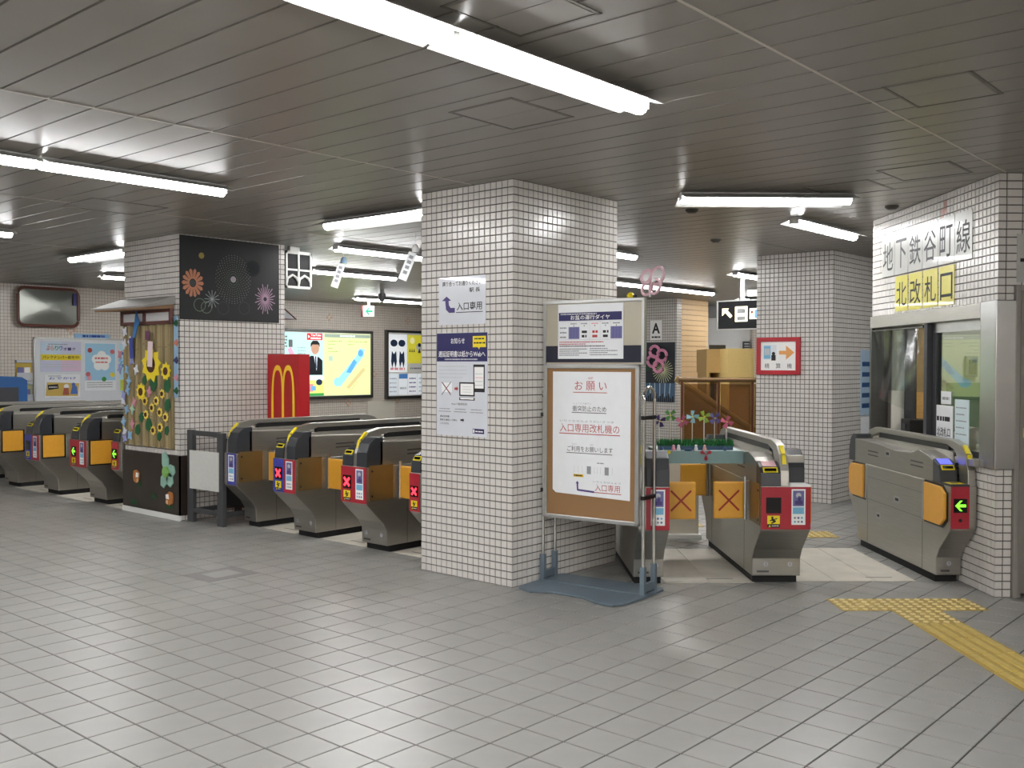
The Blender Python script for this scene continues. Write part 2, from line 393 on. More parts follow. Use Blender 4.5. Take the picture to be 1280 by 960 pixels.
# ------------------------------------------------------------------ lights
WREF = mat('light_housing', 'dcdcda', .4)
def light(x, y, along, L, label, group=None, wide=False, rz=None):
    """batten fixture, centre x,y; runs along its own local x"""
    r = {'x': 0., 'y': PI/2}[along] if rz is None else rz
    o = thing('ceiling_light', (x, y, CEIL), r, label, 'ceiling light', group)
    h = MB(); hw, we = (.20, .062) if wide else (.12, .044)
    h.prism([(-hw, -we-.002), (-.03, -.02), (.03, -.02), (hw, -we-.002), (hw, -we+.001), (.03, -.006), (.03, 0), (-.03, 0), (-.03, -.006), (-hw, -we+.001)], 'x', -L/2, L/2, WREF)
    h.build('housing', o)
    d = .02; a = .036; t = MB(); pr = [(-a, -d), (-a, -d-.028), (-a*.7, -d-.048), (0, -d-.055), (a*.7, -d-.048), (a, -d-.028), (a, -d)]
    t.prism(pr, 'x', -L/2+.01, L/2-.01, TUBEM); t.build('diffuser', o)
    for q in (-1, 1):
        MB().box((q*(L/2-.005)-.005, -.04, -d-.035), (q*(L/2-.005)+.005, .04, -d+.005), WREF).build('end_cap', o)
    return o
light(3.12, 2.5, 'x', 1.22, 'large bright batten ceiling light, near end of its row at top centre')
light(1.88, 2.5, 'x', 1.22, 'bright batten ceiling light cut by the top edge, joined to the largest one')
light(3.11, 5.85, 'x', 1.22, 'batten ceiling light at upper left, before the black banner')
light(1.87, 5.85, 'x', 1.22, 'batten ceiling light cut by the left edge, joined end to end with another')
light(3.08, 9.21, 'x', 1.22, 'batten ceiling light whose tip shows at the left edge above the mirror')
for y in (2.5, 5.85, 9.21, -.86, -4.2):
    for k in range(6):
        x = .64-1.24*k
        if y > 2 and False: continue
        if y == 9.21 and k > 1: continue
        light(x, y, 'x', 1.22, 'batten ceiling light behind the viewpoint', 'ceiling lights behind the viewpoint')
for y in (-.86, -4.2):
    for x in (3.12, 1.88): light(x, y, 'x', 1.22, 'batten ceiling light to the side of the viewpoint', 'ceiling lights beside the viewpoint')
light(5.03, 10.35, 'y', 1.24, 'wide reflector ceiling light over the gates beside the mirror', wide=True)
light(5.2, 6.02, 'y', 1.24, 'wide reflector ceiling light over the three closed gates', wide=True)
light(6.35, 3.22, 'x', 1.2, 'wide reflector ceiling light over the crossed out gates', wide=True, rz=CROT-PI/2)
light(6.87, 7.83, 'x', 1.26, 'batten ceiling light behind the hanging paper strips', )
light(8.25, 9.95, 'x', 1.4, 'batten ceiling light right of the white window panel')
light(12.4, 13.5, 'x', 2.4, 'batten ceiling light above the green arrow exit sign')
light(6.85, 12.7, 'x', 1.24, 'batten ceiling light half hidden by the bamboo screen pillar')
light(8.12, 3.56, 'x', 1.22, 'batten ceiling light before the red framed sign pillar')
light(8.2, 6.0, 'x', 1.26, 'short glimpsed ceiling light beside the centre pillar')
light(12.7, 8.1, 'x', 2.9, 'long batten ceiling light above the letter A plate')
light(11.95, 6.15, 'x', 1.3, 'ceiling light above the black hanging direction sign')
light(17.5, 7.0, 'x', 1.3, 'ceiling light over the stairs area far behind', )
light(16.3, 8.4, 'x', 1.3, 'added batten light brightening the pale wall behind the lift')  # added lamp, put here to brighten the pale wall behind the lift
light(10.4, 2.2, 'x', 1.3, 'ceiling light hidden behind the booth')
# ------------------------------------------------------------------ ticket gates
def arrow_left(mb, cx, cz, s, y, m):     # chunky arrow pointing left with open barbs
    mb.shape([(cx-s, cz), (cx-s*.1, cz+s*.95), (cx+s*.35, cz+s*.95), (cx-s*.3, cz+s*.25), (cx+s, cz+s*.25), (cx+s, cz-s*.25), (cx-s*.3, cz-s*.25), (cx+s*.35, cz-s*.95), (cx-s*.1, cz-s*.95)], y, m)
def cross(mb, cx, cz, s, w, y, m):
    mb.line(cx-s, cz-s, cx+s, cz+s, w, y, m); mb.line(cx-s, cz+s, cx+s, cz-s, w, y-.0005, m)
GL = 1.83
def gate(loc, rotz, W, halves, label, group=None, entry=RED, tail=RED, disp='x', flaps={}, shelf=(), wide=False, numbers=(), pad=None, Hh=1.0):
    o = thing('ticket_gate', loc, rotz, label, 'ticket gate', group)
    L = GL; h = W/2
    rw = .05
    if halves == 'LR': ry = (-.028, .028)
    elif halves == 'L': ry = (-h, -h+rw)
    else: ry = (h-rw, h)
    MB().box((.25, -h+.012, 0), (L-.25, h-.012, .052), RUB).build('plinth', o)
    pr = [(.21, .05), (.205, .17), (.165, .235), (.06, .335), (.014, .38), (.004, .40), (.004, .672)]
    MB().prism(pr + [(L-a, b) for a, b in reversed(pr)], 'y', -h, h, STEEL).build('body', o, bevel=.006)
    # front of the two flared ends is colour panels; local y>0 is the entry side at the front
    ends = []
    for side in halves:
        y0, y1 = ((ry[1], h) if side == 'L' else (-h, ry[0])) if halves == 'LR' else ((ry[1], h) if side == 'L' else (-h, ry[0]))
        X = (lambda x: x) if side == 'L' else (lambda x: L-x)
        sh = .15 if 'entry' in shelf else 0.
        # upper cover with the dipped deck
        up_ = [(.12+sh, .672), (.12+sh, .815), (.20+sh, .842), (.34+sh, .868), (.62, .835), (.9, .825), (1.2, .846), (1.5, .856), (L-.14, .86), (L-.14, .672)]
        MB().prism([(X(a), b) for a, b in up_], 'y', y0, y1, STEEL).build('upper_cover', o, bevel=.004)
        # ticket slot module
        m = MB(); m.prism([(X(a+sh), b) for a, b in ((.012, .672), (.02, .755), (.045, .79), (.12, .825), (.12, .672))], 'y', y0, y1, CHAR)
        md = m.build('ticket_module', o, bevel=.004)
        yc = (y0+y1)/2; hw = (y1-y0)*.36
        nx = lambda a, b, out: (X(a+sh-out*.8), b+out*.6)
        def plate(mbx, a0, b0, a1, b1, ya, yb, out, mm):
            p0 = nx(a0, b0, out); p1 = nx(a1, b1, out); q0 = nx(a0, b0, -.004); q1 = nx(a1, b1, -.004)
            mbx.prism([p0, p1, q1, q0], 'y', ya, yb, mm)
        r_ = MB(); plate(r_, .021, .758, .043, .788, yc-hw, yc+hw, .004, YEL); r_.build('slot_ring', md)
        r_ = MB(); plate(r_, .026, .765, .038, .781, yc-hw*.8, yc+hw*.8, .007, BLACKG); r_.build('ticket_slot', md)
        r_ = MB(); a_, b_ = (.05, .7925); c_, d_ = (.114, .822)
        PADM = {'pink': mat('reader_pink', 'c99a9e', .3, coat=.3), 'blue': mat('reader_blue', '5d63e8', .3, emit=.7), None: mat('reader_dark', '2a2c33', .25)}[pad]
        plate(r_, .052, .7935, .114, .8225, yc-hw*.95, yc+hw*.95, .005, PADM); r_.build('card_reader', md)
        # tail end cover (rounded charcoal)
        ts = .12 if 'tail' in shelf else 0.
        tl = [(L-.006-ts, .672), (L-.008-ts, .78), (L-.035-ts, .85), (L-.09-ts, .892), (L-.17-ts, .895), (L-.17-ts, .672)]
        MB().prism([(X(a), b) for a, b in tl], 'y', y0, y1, CHAR).build('end_cover', o, bevel=.005)
        if 'tail' in shelf:
            MB().box((min(X(L-.13), X(L)), y0, .668), (max(X(L-.13), X(L)), y1, .682), WHITE).build('nose_top', o)
        if 'entry' in shelf:
            k = MB().box((min(X(0.), X(.15)), y0, .668), (max(X(0.), X(.15)), y1, .682), CHAR).build('nose_top', o)
            s_ = MB(); s_.box((.035, y0+.02, .682), (.12, y1-.01, .684), YEL); s_.box((.06, y0+.035, .684), (.095, y1-.03, .685), INK); s_.build('caution_sticker', k)
        # colour panels on both noses of this half
        for kind, xf in (('entry', X(.004)), ('tail', X(L-.004))):
            front = xf < L/2
            pm = entry if kind == 'entry' else tail
            ya, yb = (y0 if y0 != ry[1] else y0-.028*(halves == 'LR')), (y1 if y1 != ry[0] else y1+.028*(halves == 'LR'))
            out = -.004 if front else .004
            p = MB(); p.box((min(xf, xf+out), ya, .395), (max(xf, xf+out), yb, .668), pm); pn = p.build('front_panel', o)
            if not front: continue
            yc2 = (ya+yb)/2; pwd = yb-ya
            # local print frame on the front: x right = -y
            T = Matrix(((0, 1, 0, xf+out), (-1, 0, 0, yc2), (0, 0, 1, 0), (0, 0, 0, 1)))
            if kind == 'entry' and disp:
                hs = min(.048, pwd*.36)
                q = MB(); q.M = T; q.box((-hs, -.004, .50), (hs, 0, .50+2*hs*1.05), BLACKG); dd = q.build('display', pn)
                q = MB(); q.M = T
                if disp == 'x': cross(q, 0, .50+hs*1.05, hs*.66, hs*.42, -.005, REDX); q.build('red_cross', dd)
                elif disp == 'arrow': arrow_left(q, 0, .50+hs*1.05, hs*.82, -.005, GRNX); q.build('green_arrow', dd)
                elif disp == 'dim': arrow_left(q, 0, .50+hs*1.05, hs*.7, -.005, LEDD); q.build('dim_arrow', dd)
                if 'entry' not in shelf:
                    q = MB(); q.M = T; hs2 = hs*.84
                    q.rect(-hs2, .43, hs2, .43+hs2*1.35, -.003, YEL); q.rect(-hs2, .408, hs2, .43, -.003, INK)
                    q.disc(-.2*hs2, .43+hs2*1.0, hs2*.2, -.0036, INK, 8); q.line(-.3*hs2, .43+hs2*.8, .3*hs2, .43+hs2*.35, hs2*.34, -.0036, INK); q.line(.2*hs2, .43+hs2*.4, -.35*hs2, .43+hs2*.12, hs2*.2, -.0036, INK); q.line(-.6*hs2, .43+hs2*.55, .6*hs2, .43+hs2*.9, hs2*.16, -.0036, INK)
                    q.shape([(-.8*hs2, .411), (-.45*hs2, .411), (-.62*hs2, .427)], -.0036, YEL); q.dashes(-.3*hs2, .416, .8*hs2, .005, -.0036, WHITE, 3)
                    q.build('caution_sticker', pn)
                else:
                    q = MB(); q.M = T; q.disc(0, .45, .012, -.003, BLACK); q.build('sensor', pn)
            if kind == 'tail':
                q = MB(); q.M = T; wv = min(.045, pwd*.38)
                q.rect(-wv, .425, wv, .655, -.003, WHITE); q.rect(-wv*.8, .545, wv*.8, .645, -.0036, PURP); q.rect(-wv*.8, .495, wv*.8, .538, -.0036, LBLUE)
                q.disc(0, .615, wv*.4, -.0042, LGREY, 8); q.rect(-wv*.5, .555, wv*.6, .58, -.0042, VIOL); q.rect(-wv*.1, .58, wv*.3, .61, -.0042, VIOL)
                for a in range(3):
                    for b in range(2): q.disc(-wv*.5+wv*.5*a, .445+.025*b, .008, -.0036, (LBLUE, GREY, PURP)[(a+b) % 3], 6)
                q.build('guide_sticker', pn)
    # raised centre rail
    ro = [(.02, .668), (.03, .77), (.065, .865), (.135, .928), (.25, .955)]; ri = [(.33, .917), (.21, .885), (.155, .80), (.14, .668)]
    MB().prism(ro + [(L-a, b) for a, b in reversed(ro)] + [(L-a, b) for a, b in reversed(ri)] + ri, 'y', ry[0], ry[1], STEEL).build('rail', o, bevel=.004)
    yr = (ry[0]+ry[1])/2
    MB().box((.32, yr-.016, .876), (L-.32, yr+.016, .918), BLACK).build('rail_gap_dark', o)  # black bar stands in for the darkness in the gap under the rail
    MB().prism([(.22, .80), (.24, .87), (.34, .878), (L-.34, .878), (L-.24, .87), (L-.22, .80)], 'y', ry[0]+.002, ry[1]-.002, STEEL).build('rail_bed', o)
    st = MB()
    for (a0, b0), (a1, b1) in (((.044, .81), (.062, .866)), ((.070, .876), (.125, .924))):
        st.prism([(a0-.006, b0), (a1-.006, b1+.004), (a1+.01, b1-.006), (a0+.01, b0-.002)], 'y', yr-.013, yr+.013, YEL)
    st.build('warning_strip', o)
    # flap pockets, flaps, hinges, vents, seams on the passage sides
    for side in halves:
        sg = 1 if side == 'L' else -1; ys = sg*h
        for end in ('front', 'back'):
            X = (lambda x: x) if end == 'front' else (lambda x: L-x)
            state = flaps.get((side, end), 'closed')
            if wide:
                z0, z1 = .40, .655
                pts = [(.055, .45), (.055, .615), (.12, .655), (.36, .66), (.36, .40), (.12, .40)]
                pr2 = [(X(a), b) for a, b in pts]
                MB().prism([(X(a), b) for a, b in [(.04, .44), (.04, .625), (.11, .67), (.385, .672), (.385, .385), (.11, .385)]], 'y', min(ys, ys+sg*.004), max(ys, ys+sg*.004), BLACK).build('flap_pocket', o)
                MB().prism(pr2, 'y', min(ys+sg*.003, ys+sg*.022), max(ys+sg*.003, ys+sg*.022), ORANGE).build('flap', o, bevel=.006)
                MB().box((min(X(.385), X(.41)), min(ys, ys+sg*.01), .40), (max(X(.385), X(.41)), max(ys, ys+sg*.01), .67), ALU).build('hinge', o)
                continue
            xa, xb = sorted((X(.03), X(.27)))
            if state == 'open':
                MB().box((xa, min(ys, ys+sg*.004), .415), (xb+.02, max(ys, ys+sg*.004), .672), BLACK).build('flap_pocket', o)
                MB().box((xa+.012, min(ys+sg*.003, ys+sg*.02), .428), (xb, max(ys+sg*.003, ys+sg*.02), .664), ORANGE).build('flap', o, bevel=.005)
                xh = X(.315); MB().box((xh-.015, min(ys, ys+sg*.012), .42), (xh+.015, max(ys, ys+sg*.012), .672), ALU).build('hinge', o)
            else:
                pk = MB().box((xa, min(ys, ys+sg*.005), .415), (xb, max(ys, ys+sg*.005), .682), BROWN).build('flap_pocket', o)
                for zz in (.45, .64): MB().lathe([(.009, 0), (.009, .004)], (X(.055), ys+(sg*.005 if sg > 0 else -.009), zz), BLACK, 8, 'y').build('screw', pk)
                xh = X(.33)
                MB().tube([(xh, ys+sg*.018, .41), (xh, ys+sg*.018, .70)], .013, CHROME, 8).build('hinge', o)
                fl_ = MB(); a, b = .03, .205
                fl_.box((xh-.018, min(ys+sg*a, ys+sg*(a+b)), .415), (xh+.018, max(ys+sg*a, ys+sg*(a+b)), .665), ORANGE)
                ff = fl_.build('flap', o, bevel=.012)
                if state == 'taped' and end == 'front':
                    q = MB(); yc = ys+sg*(a+b/2); q.M = Matrix(((0, 1, 0, xh-.0185), (-1, 0, 0, yc), (0, 0, 1, 0), (0, 0, 0, 1)))
                    cross(q, 0, .54, .068, .013, -.001, mat('red_tape', '9c2a12', .5)); q.build('red_tape_cross', ff)
        v = MB()
        for x in (.42, L-.62):
            for zz in (.745, .775): MB().box((x, min(ys, ys+sg*.0015), zz), (x+.2, max(ys, ys+sg*.0015), zz+.010), STEELD).build('vent_slot', o)
        for x in (.42, L-.42): MB().box((x-.001, min(ys, ys+sg*.001), .055), (x+.001, max(ys, ys+sg*.001), .40), BLACK).build('seam', o)
        MB().box((.42, min(ys, ys+sg*.001), .40), (L-.42, max(ys, ys+sg*.001), .402), BLACK).build('seam', o)
        MB().box((.42, min(ys, ys+sg*.001), .575), (L-.42, max(ys, ys+sg*.001), .577), BLACK).build('seam', o)
        lb = MB()
        if wide:
            for (xx, zz, wv) in ((.98, .79, .09), (.80, .47, .10), (1.15, .30, .08)):
                l_ = MB().box((xx, min(ys, ys+sg*.002), zz-.022), (xx+wv, max(ys, ys+sg*.002), zz+.022), ALU).build('lock_plate', o)
                MB().box((xx+.02, min(ys+sg*.002, ys+sg*.004), zz-.01), (xx+wv*.75, max(ys+sg*.002, ys+sg*.004), zz+.01), BLACK).build('lock_slot', l_)
        else:
            l_ = MB().box((.86, min(ys, ys+sg*.002), .36), (.97, max(ys, ys+sg*.002), .40), ALU).build('lock_plate', o)
            MB().box((.88, min(ys+sg*.002, ys+sg*.004), .375), (.96, max(ys+sg*.002, ys+sg*.004), .387), BLACK).build('lock_slot', l_)
    # maker's strip and number discs low on the front
    q = MB(); q.M = Matrix(((0, 1, 0, .2055), (-1, 0, 0, 0), (0, 0, 1, 0), (0, 0, 0, 1)))
    q.rect(-h+.03, .075, -h+.03+min(.08, W*.35), .088, -.003, STEELD); 
    for yy, ch in numbers:
        q.disc(-yy, .13, .016, -.003, LGREY, 12); q.text(ch, -yy, .122, .018, -.0045, INK)
    q.build('number_disc', o)
    return o
OPEN = {('R', 'front'): 'open', ('R', 'back'): 'open', ('L', 'front'): 'open', ('L', 'back'): 'open'}
G = 'ticket gates with green arrows'
gate((4.62, 9.95, 0), 0, .36, 'LR', 'ticket gate with green arrow and two red nose panels, beside the bamboo screen pillar', disp='arrow', flaps=OPEN)
gate((4.62, 11.05, 0), 0, .36, 'LR', 'ticket gate with a blue and a red nose panel and open orange flap', entry=BLUE, disp='dim', flaps=OPEN)
gate((4.62, 12.12, 0), 0, .36, 'LR', 'ticket gate at the left edge with only its orange flap and side showing', entry=BLUE, disp='dim', flaps=OPEN)
gate((4.62, 13.2, 0), 0, .36, 'LR', 'ticket gate furthest from the viewpoint, its top glimpsed above the other gates', entry=BLUE, disp='dim', flaps=OPEN)
gate((4.75, 9.41, 0), 0, .19, 'L', 'narrow ticket gate with green arrow peeking out past the bamboo screen', disp='arrow', flaps=OPEN)
gate((4.83, 5.845, 0), 0, .295, 'LR', 'ticket gate with red cross display and red nose, nearest the centre pillar', disp='x', numbers=((.09, '3'), (-.09, '3')))
gate((4.83, 6.73, 0), 0, .295, 'LR', 'ticket gate with red cross display on a blue nose panel', entry=BLUE, disp='x', numbers=((.09, '4'), (-.09, '4')))
gate((4.83, 7.52, 0), 0, .185, 'R', 'narrow ticket gate with blue nose panel beside the white barrier board', tail=BLUE)
gate((4.83, 5.142, 0), 0, .155, 'L', 'narrow ticket gate almost hidden behind the centre pillar, orange flap edge showing', disp='x')
TP = {('R', 'front'): 'taped', ('L', 'front'): 'taped', ('R', 'back'): 'taped', ('L', 'back'): 'taped'}
P = ST(6.27, 1.885); gate(P, CROT, .32, 'LR', 'ticket gate with dark display and red crossed flap, right of the notice stand', disp='off', flaps={('L', 'front'): 'taped', ('L', 'back'): 'taped', ('R', 'front'): 'open', ('R', 'back'): 'open'}, shelf=('tail',), numbers=((.07, '2'), (-.09, '1')), pad='pink')
P = ST(6.24, 1.03); gate(P, CROT, .2, 'R', 'narrow ticket gate half hidden behind the notice stand', flaps={('R', 'front'): 'taped', ('R', 'back'): 'taped'}, numbers=((-.05, '2'),))
P = ST(6.28, 3.045); gate(P, CROT, .17, 'L', 'wide passage ticket gate with green arrow standing against the booth', disp='arrow', shelf=('entry',), wide=True, pad='blue', numbers=((.0, '1'),))
# pale floor plates between the gates
def plate(x0, y0, x1, y1, loc, rz, label, n=2):
    o = thing('floor_plate', loc, rz, label, 'floor plate', None)
    for k in range(n):
        ya = y0+(y1-y0)*k/n; MB().box((x0, ya+.002, 0), (x1, ya+(y1-y0)/n-.002, .003), WPLATE).build('plate', o)
    MB().box((x0+.1, y0+.12, .003), (x0+.115, y0+.3, .0035), STEELD).build('plate_mark', o)
    return o
plate(.2, -.30, 1.4, .30, ST(6.3, 1.45), CROT, 'pale floor plate in the crossed out gate passage beside the notice stand')
plate(.24, -.40, 1.42, .42, ST(6.3, 2.45), CROT, 'wide pale floor plate in the open passage beside the booth', 3)
plate(.25, -.28, 1.6, .28, (4.83, 6.29, 0), 0, 'pale floor plate between the two red cross gates')
plate(.25, -.25, 1.6, .21, (4.83, 7.17, 0), 0, 'pale floor plate beside the narrow blue gate')
plate(.25, -.20, 1.6, .2, (4.83, 5.48, 0), 0, 'pale floor plate touching the centre pillar')
plate(.25, -.14, 1.6, .26, (4.55, 9.50, 0), 0, 'pale floor plate next to the dark wrapped pillar base')
plate(.25, -.36, 1.6, .36, (4.55, 10.5, 0), 0, 'pale floor plate between the green arrow gates')
plate(.25, -.35, 1.6, .35, (4.55, 11.58, 0), 0, 'pale floor plate at the left edge between gates')
# tactile paving
def tactile(s, t, kind, parent):
    x, y, _ = ST(s, t)
    if kind not in TCACHE:
        m = MB(); a = .145
        m.box((-a, -a, 0), (a, a, .003), TACT)
        if kind == 'dot':
            for i in range(5):
                for j in range(5):
                    m.lathe([(.018, .003), (.015, .008)], (-.116+i*.058, -.116+j*.058, 0), mat('tactile_worn', 'dcc98c', .5), 8)
        else:
            for j in range(4):
                yy = -.105+j*.07
                m.prism([(-a+.008, yy-.017), (a-.008, yy-.017), (a-.008, yy+.017), (-a+.008, yy+.017)], 'z', .003, .009, mat('tactile_bar', 'c4ab5c', .5, var=.1))
        o = m.build('tactile_tile', parent, (x, y, 0), CROT, bevel=0); TCACHE[kind] = o.data
    else: inst(TCACHE[kind], 'tactile_tile', parent, (x, y, 0), CROT)
TCACHE = {}
tp = thing('tactile_paving', (0, 0, 0), 0, 'yellow tactile paving in a T shape on the floor before the booth', 'tactile paving')
for t in (2.215, 2.507, 2.80): tactile(5.89, t, 'dot', tp)
tactile(5.597, 2.507, 'dot', tp)
for k in range(9): tactile(5.304-.293*k, 2.507, 'bar', tp)
tp2 = thing('tactile_paving', (0, 0, 0), 0, 'single yellow tactile paving tile beyond the gates', 'tactile paving')
tactile(8.35, 2.78, 'dot', tp2)
tp3 = thing('tactile_paving', (0, 0, 0), 0, 'yellow tactile paving tile glimpsed under the crossed flaps', 'tactile paving')
tactile(8.9, 1.75, 'dot', tp3)
# ------------------------------------------------------------------ booth with the ticket window
BR = CROT+PI; BO = ST(6.07, 3.14)
def bw(x, y, z=0.): return tuple(Vector(BO) + Matrix.Rotation(BR, 3, 'Z') @ Vector((x, y, z)))
BL = 2.02    # length of the window side
bt = thing('wall_booth', BO, BR, 'tiled station booth wall around the ticket window', 'wall', None, 'structure')
DY = 2.4
core = MB()
core.box((-BL, .004, 0), (-.004, .12, .81), GROUT); core.box((-BL, .004, 1.85), (-.004, .12, CEIL), GROUT)
core.box((-BL, .12, 0), (-BL+.1, DY, CEIL), GROUT)
core.build('grout_core', bt)
core = MB(); core.box((-.12, .12, 0), (-.004, .13, CEIL), GROUT); core.box((-.12, .13, 1.95), (-.004, DY, CEIL), GROUT); core.box((-.12, 1.05, 0), (-.004, DY, 1.95), GROUT)
core.build('grout_core', bt)
tiled(bt, (Vector(BO), BR), [((-BL, .004), 0., BL, 0, .81, .05), ((-BL, .004), 0., BL, 1.85, CEIL, .05), ((-.004, 0), PI/2, .10, 0, .81, .05), ((-.004, 0), PI/2, .10, 1.85, CEIL, .05), ((-.004, .10), PI/2, 1.9, 1.95, CEIL, .05), ((-BL, DY), -PI/2, DY, 0, CEIL, .05)], 300)
MB().box((-BL+.1, DY-.1, 0), (0, DY, CEIL), mat('booth_inner_wall', 'cfcbc2', .6, var=.03)).build('back_wall', bt)
MB().box((-BL+.1, .12, CEIL-.25), (-.12, DY-.1, CEIL-.2), mat('booth_ceiling', 'd5d2ca', .6)).build('inner_ceiling', bt)
# tile ornament above the lettering
for i, j in ((0, 0), (0, 1), (1, 1), (1, 2)): MB().box((-.80+i*.05+.004, -.0015, 2.448+j*.05+.003), (-.80+i*.05+.047, .002, 2.448+j*.05+.046), mat('ornament_red', 'a8705f', .35)).build('ornament_tile', bt)
wn = thing('window_1', BO, BR, 'stainless steel framed ticket window of the booth', 'window', None, 'structure')
fr = MB(); Y_ = -.02
fr.box((-BL, Y_, 1.755), (-.18, .12, 1.85), STEEL); fr.build('head_frame', wn, bevel=.003)
MB().box((-.18, Y_, .80), (.02, .14, 1.86), mat('polished_steel', 'b4b4b4', .22, 1., var=.04, scale=5)).build('corner_column', wn, bevel=.006)
MB().box((-BL, Y_-.03, .80), (-.18, .16, .845), STEEL).build('sill', wn, bevel=.003)
MB().box((-BL, Y_, .845), (-BL+.035, .12, 1.755), STEELD).build('side_frame', wn)
MB().box((-1.02, Y_+.01, .845), (-.97, .10, 1.755), DARKM).build('mullion', wn)
pf = MB(); 
for a, b in (((-.965, .03, .845), (-.91, .06, 1.755)), ((-.235, .03, .845), (-.18, .06, 1.755)), ((-.965, .03, 1.685), (-.18, .06, 1.755)), ((-.965, .03, .845), (-.18, .06, .885))):
    MB().box(a, b, ALU if a[2] > 1 or a[0] > -.3 else DARKM).build('sash_frame', wn)
MB().box((-.91, .043, .885), (-.235, .049, 1.685), glass_mat('window_glass', 'e6ece9', .01, 1.5, .02)).build('glass_pane', wn)
MB().box((-1.985, .085, 1.25), (-1.02, .090, 1.755), glass_mat('window_glass', 'e6ece9')).build('glass_pane', wn)
# hanging clear plastic sheet with folds
cs = MB(); n, k = 28, 14; pts = []; fs = []
for j in range(k+1):
    for i in range(n+1):
        u, v = i/n, j/k
        pinch = .22*max(0, u-.55)*v**1.5*2
        x = -1.975+.93*u-pinch; z = 1.725-.52*v-.10*v*u
        y = .0+.004*math.sin(u*23+v*2)*(1-v)+.05*math.sin(u*3.6+2.2*v+.6)*v
        pts.append((x, y-.005, z))
for j in range(k):
    for i in range(n): a = j*(n+1)+i; fs.append((a, a+1, a+n+2, a+n+1))
cs.add(pts, fs, glass_mat('clear_vinyl', 'e9ecec', .12, 1.25, .05))
vs_ = cs.build('vinyl_sheet', None, BO, BR, 'clear crumpled vinyl sheet hung over the open ticket window', 'vinyl curtain', smooth=True, recalc=False)
MB().tube([(-1.985, -.008, 1.735), (-1.03, -.008, 1.735)], .011, CHROME, 8).build('hanging_bar', vs_)
# booth inside
def bthing(name, mbx, label, cat, **k): return mbx.build(name, None, BO, BR, label, cat, **k)
m = MB(); m.box((-1.89, .17, .78), (-.2, .75, .82), mat('counter_top', 'b9b3a6', .4)); m.box((-1.89, .19, 0), (-.2, .73, .78), DARKM)
bthing('counter', m, 'staff counter inside the booth behind the ticket window', 'counter')
EW = -BL+.1
MB().box((EW, .12, 0), (EW+.02, DY-.1, CEIL-.25), mat('booth_inner_wall', 'cfcbc2', .6, var=.03)).build('inner_lining', bt)
t = thing('ticket_terminal', bw(-1.40, .36, .82), BR, 'beige sloped ticket terminal on the booth counter', 'terminal')
MB().prism([(-.13, 0), (.13, 0), (.13, .17), (-.13, .10)], 'x', -.16, .16, BEIGE).build('body', t, bevel=.006)
MB().prism([(-.09, .1225), (.09, .170), (.09, .163), (-.09, .115)], 'x', -.10, .12, BLACKG).build('screen', t)
t = thing('name_plate', bw(-1.28, .19, .82), BR, 'tiny white name plate on a stick before the terminal', 'sign')
MB().tube([(0, 0, 0), (0, 0, .11)], .004, WHITEM, 6).build('stick', t)
q = MB(); q.box((-.07, -.004, .10), (.07, 0, .17), WHITE); pl_ = q.build('plate', t); q = MB(); q.dashes(-.05, .125, .05, .022, -.005, INK, 5); q.build('lettering', pl_)
t = thing('computer_monitor', bw(-1.08, .62, .82), BR+.9, 'dark grey monitor seen through the right window pane', 'monitor')
MB().box((-.17, -.02, .10), (.15, .03, .44), DARKM).build('screen_body', t, bevel=.008); MB().box((-.08, 0, 0), (.06, .06, .14), BLACK).build('stand', t)
t = thing('counter_machine', bw(-1.79, .26, .82), BR, 'black machine box on the counter behind the vinyl sheet', 'machine')
MB().box((-.08, -.08, 0), (.1, .08, .2), BLACK).build('body', t, bevel=.008); MB().box((-.06, -.085, .05), (.02, -.08, .16), DARKM).build('front_panel', t)
t = thing('door_strip', bw(EW+.02, .36, 0), BR, 'light wooden upright strip on the inner booth wall', 'door')
MB().box((0, -.05, .82), (.03, .04, CEIL-.26), WOOD).build('panel', t); MB().box((0, -.14, .82), (.025, -.06, CEIL-.26), DARKM).build('jamb', t); MB().box((0, .05, .82), (.025, .12, CEIL-.26), DARKM).build('jamb', t)
t = thing('wall_phone', bw(EW+.02, .76, 1.36), BR, 'grey wall phone inside the booth seen through the right pane', 'phone')
MB().box((0, -.05, 0), (.04, .05, .17), GREY).build('body', t, bevel=.012); MB().box((.04, -.03, .02), (.055, .03, .14), DARKM).build('handset', t, bevel=.006)
t = thing('green_board', bw(EW+.02, .68, .95), BR, 'green board fixed to the inner booth wall', 'board')
MB().box((0, -.13, 0), (.02, .16, .36), mat('partition_green', '6d8a66', .6)).build('panel', t); MB().box((.0, .16, -.02), (.03, .18, .38), ALU).build('frame', t); MB().box((.0, -.15, -.02), (.03, -.13, .38), ALU).build('frame', t)
t = thing('ink_stamp_box', bw(-1.625, .24, .82), BR, 'small dark red box on the counter behind the vinyl', 'box')
MB().box((-.04, -.04, 0), (.04, .04, .05), mat('dark_red', '5e1512', .5)).build('body', t, bevel=.004); MB().box((-.04, -.04, .05), (.04, .04, .06), BLACK).build('lid', t)
t = thing('ceiling_light', bw(-1.0, 1.0, CEIL-.252), BR, 'lamp lighting the inside of the booth', 'ceiling light')
MB().box((-.6, -.07, -.03), (.6, .07, 0), WREF).build('housing', t); MB().box((-.58, -.03, -.06), (.58, .03, -.03), mat('booth_tube', 'fffdf5', .5, emit=30.)).build('diffuser', t)
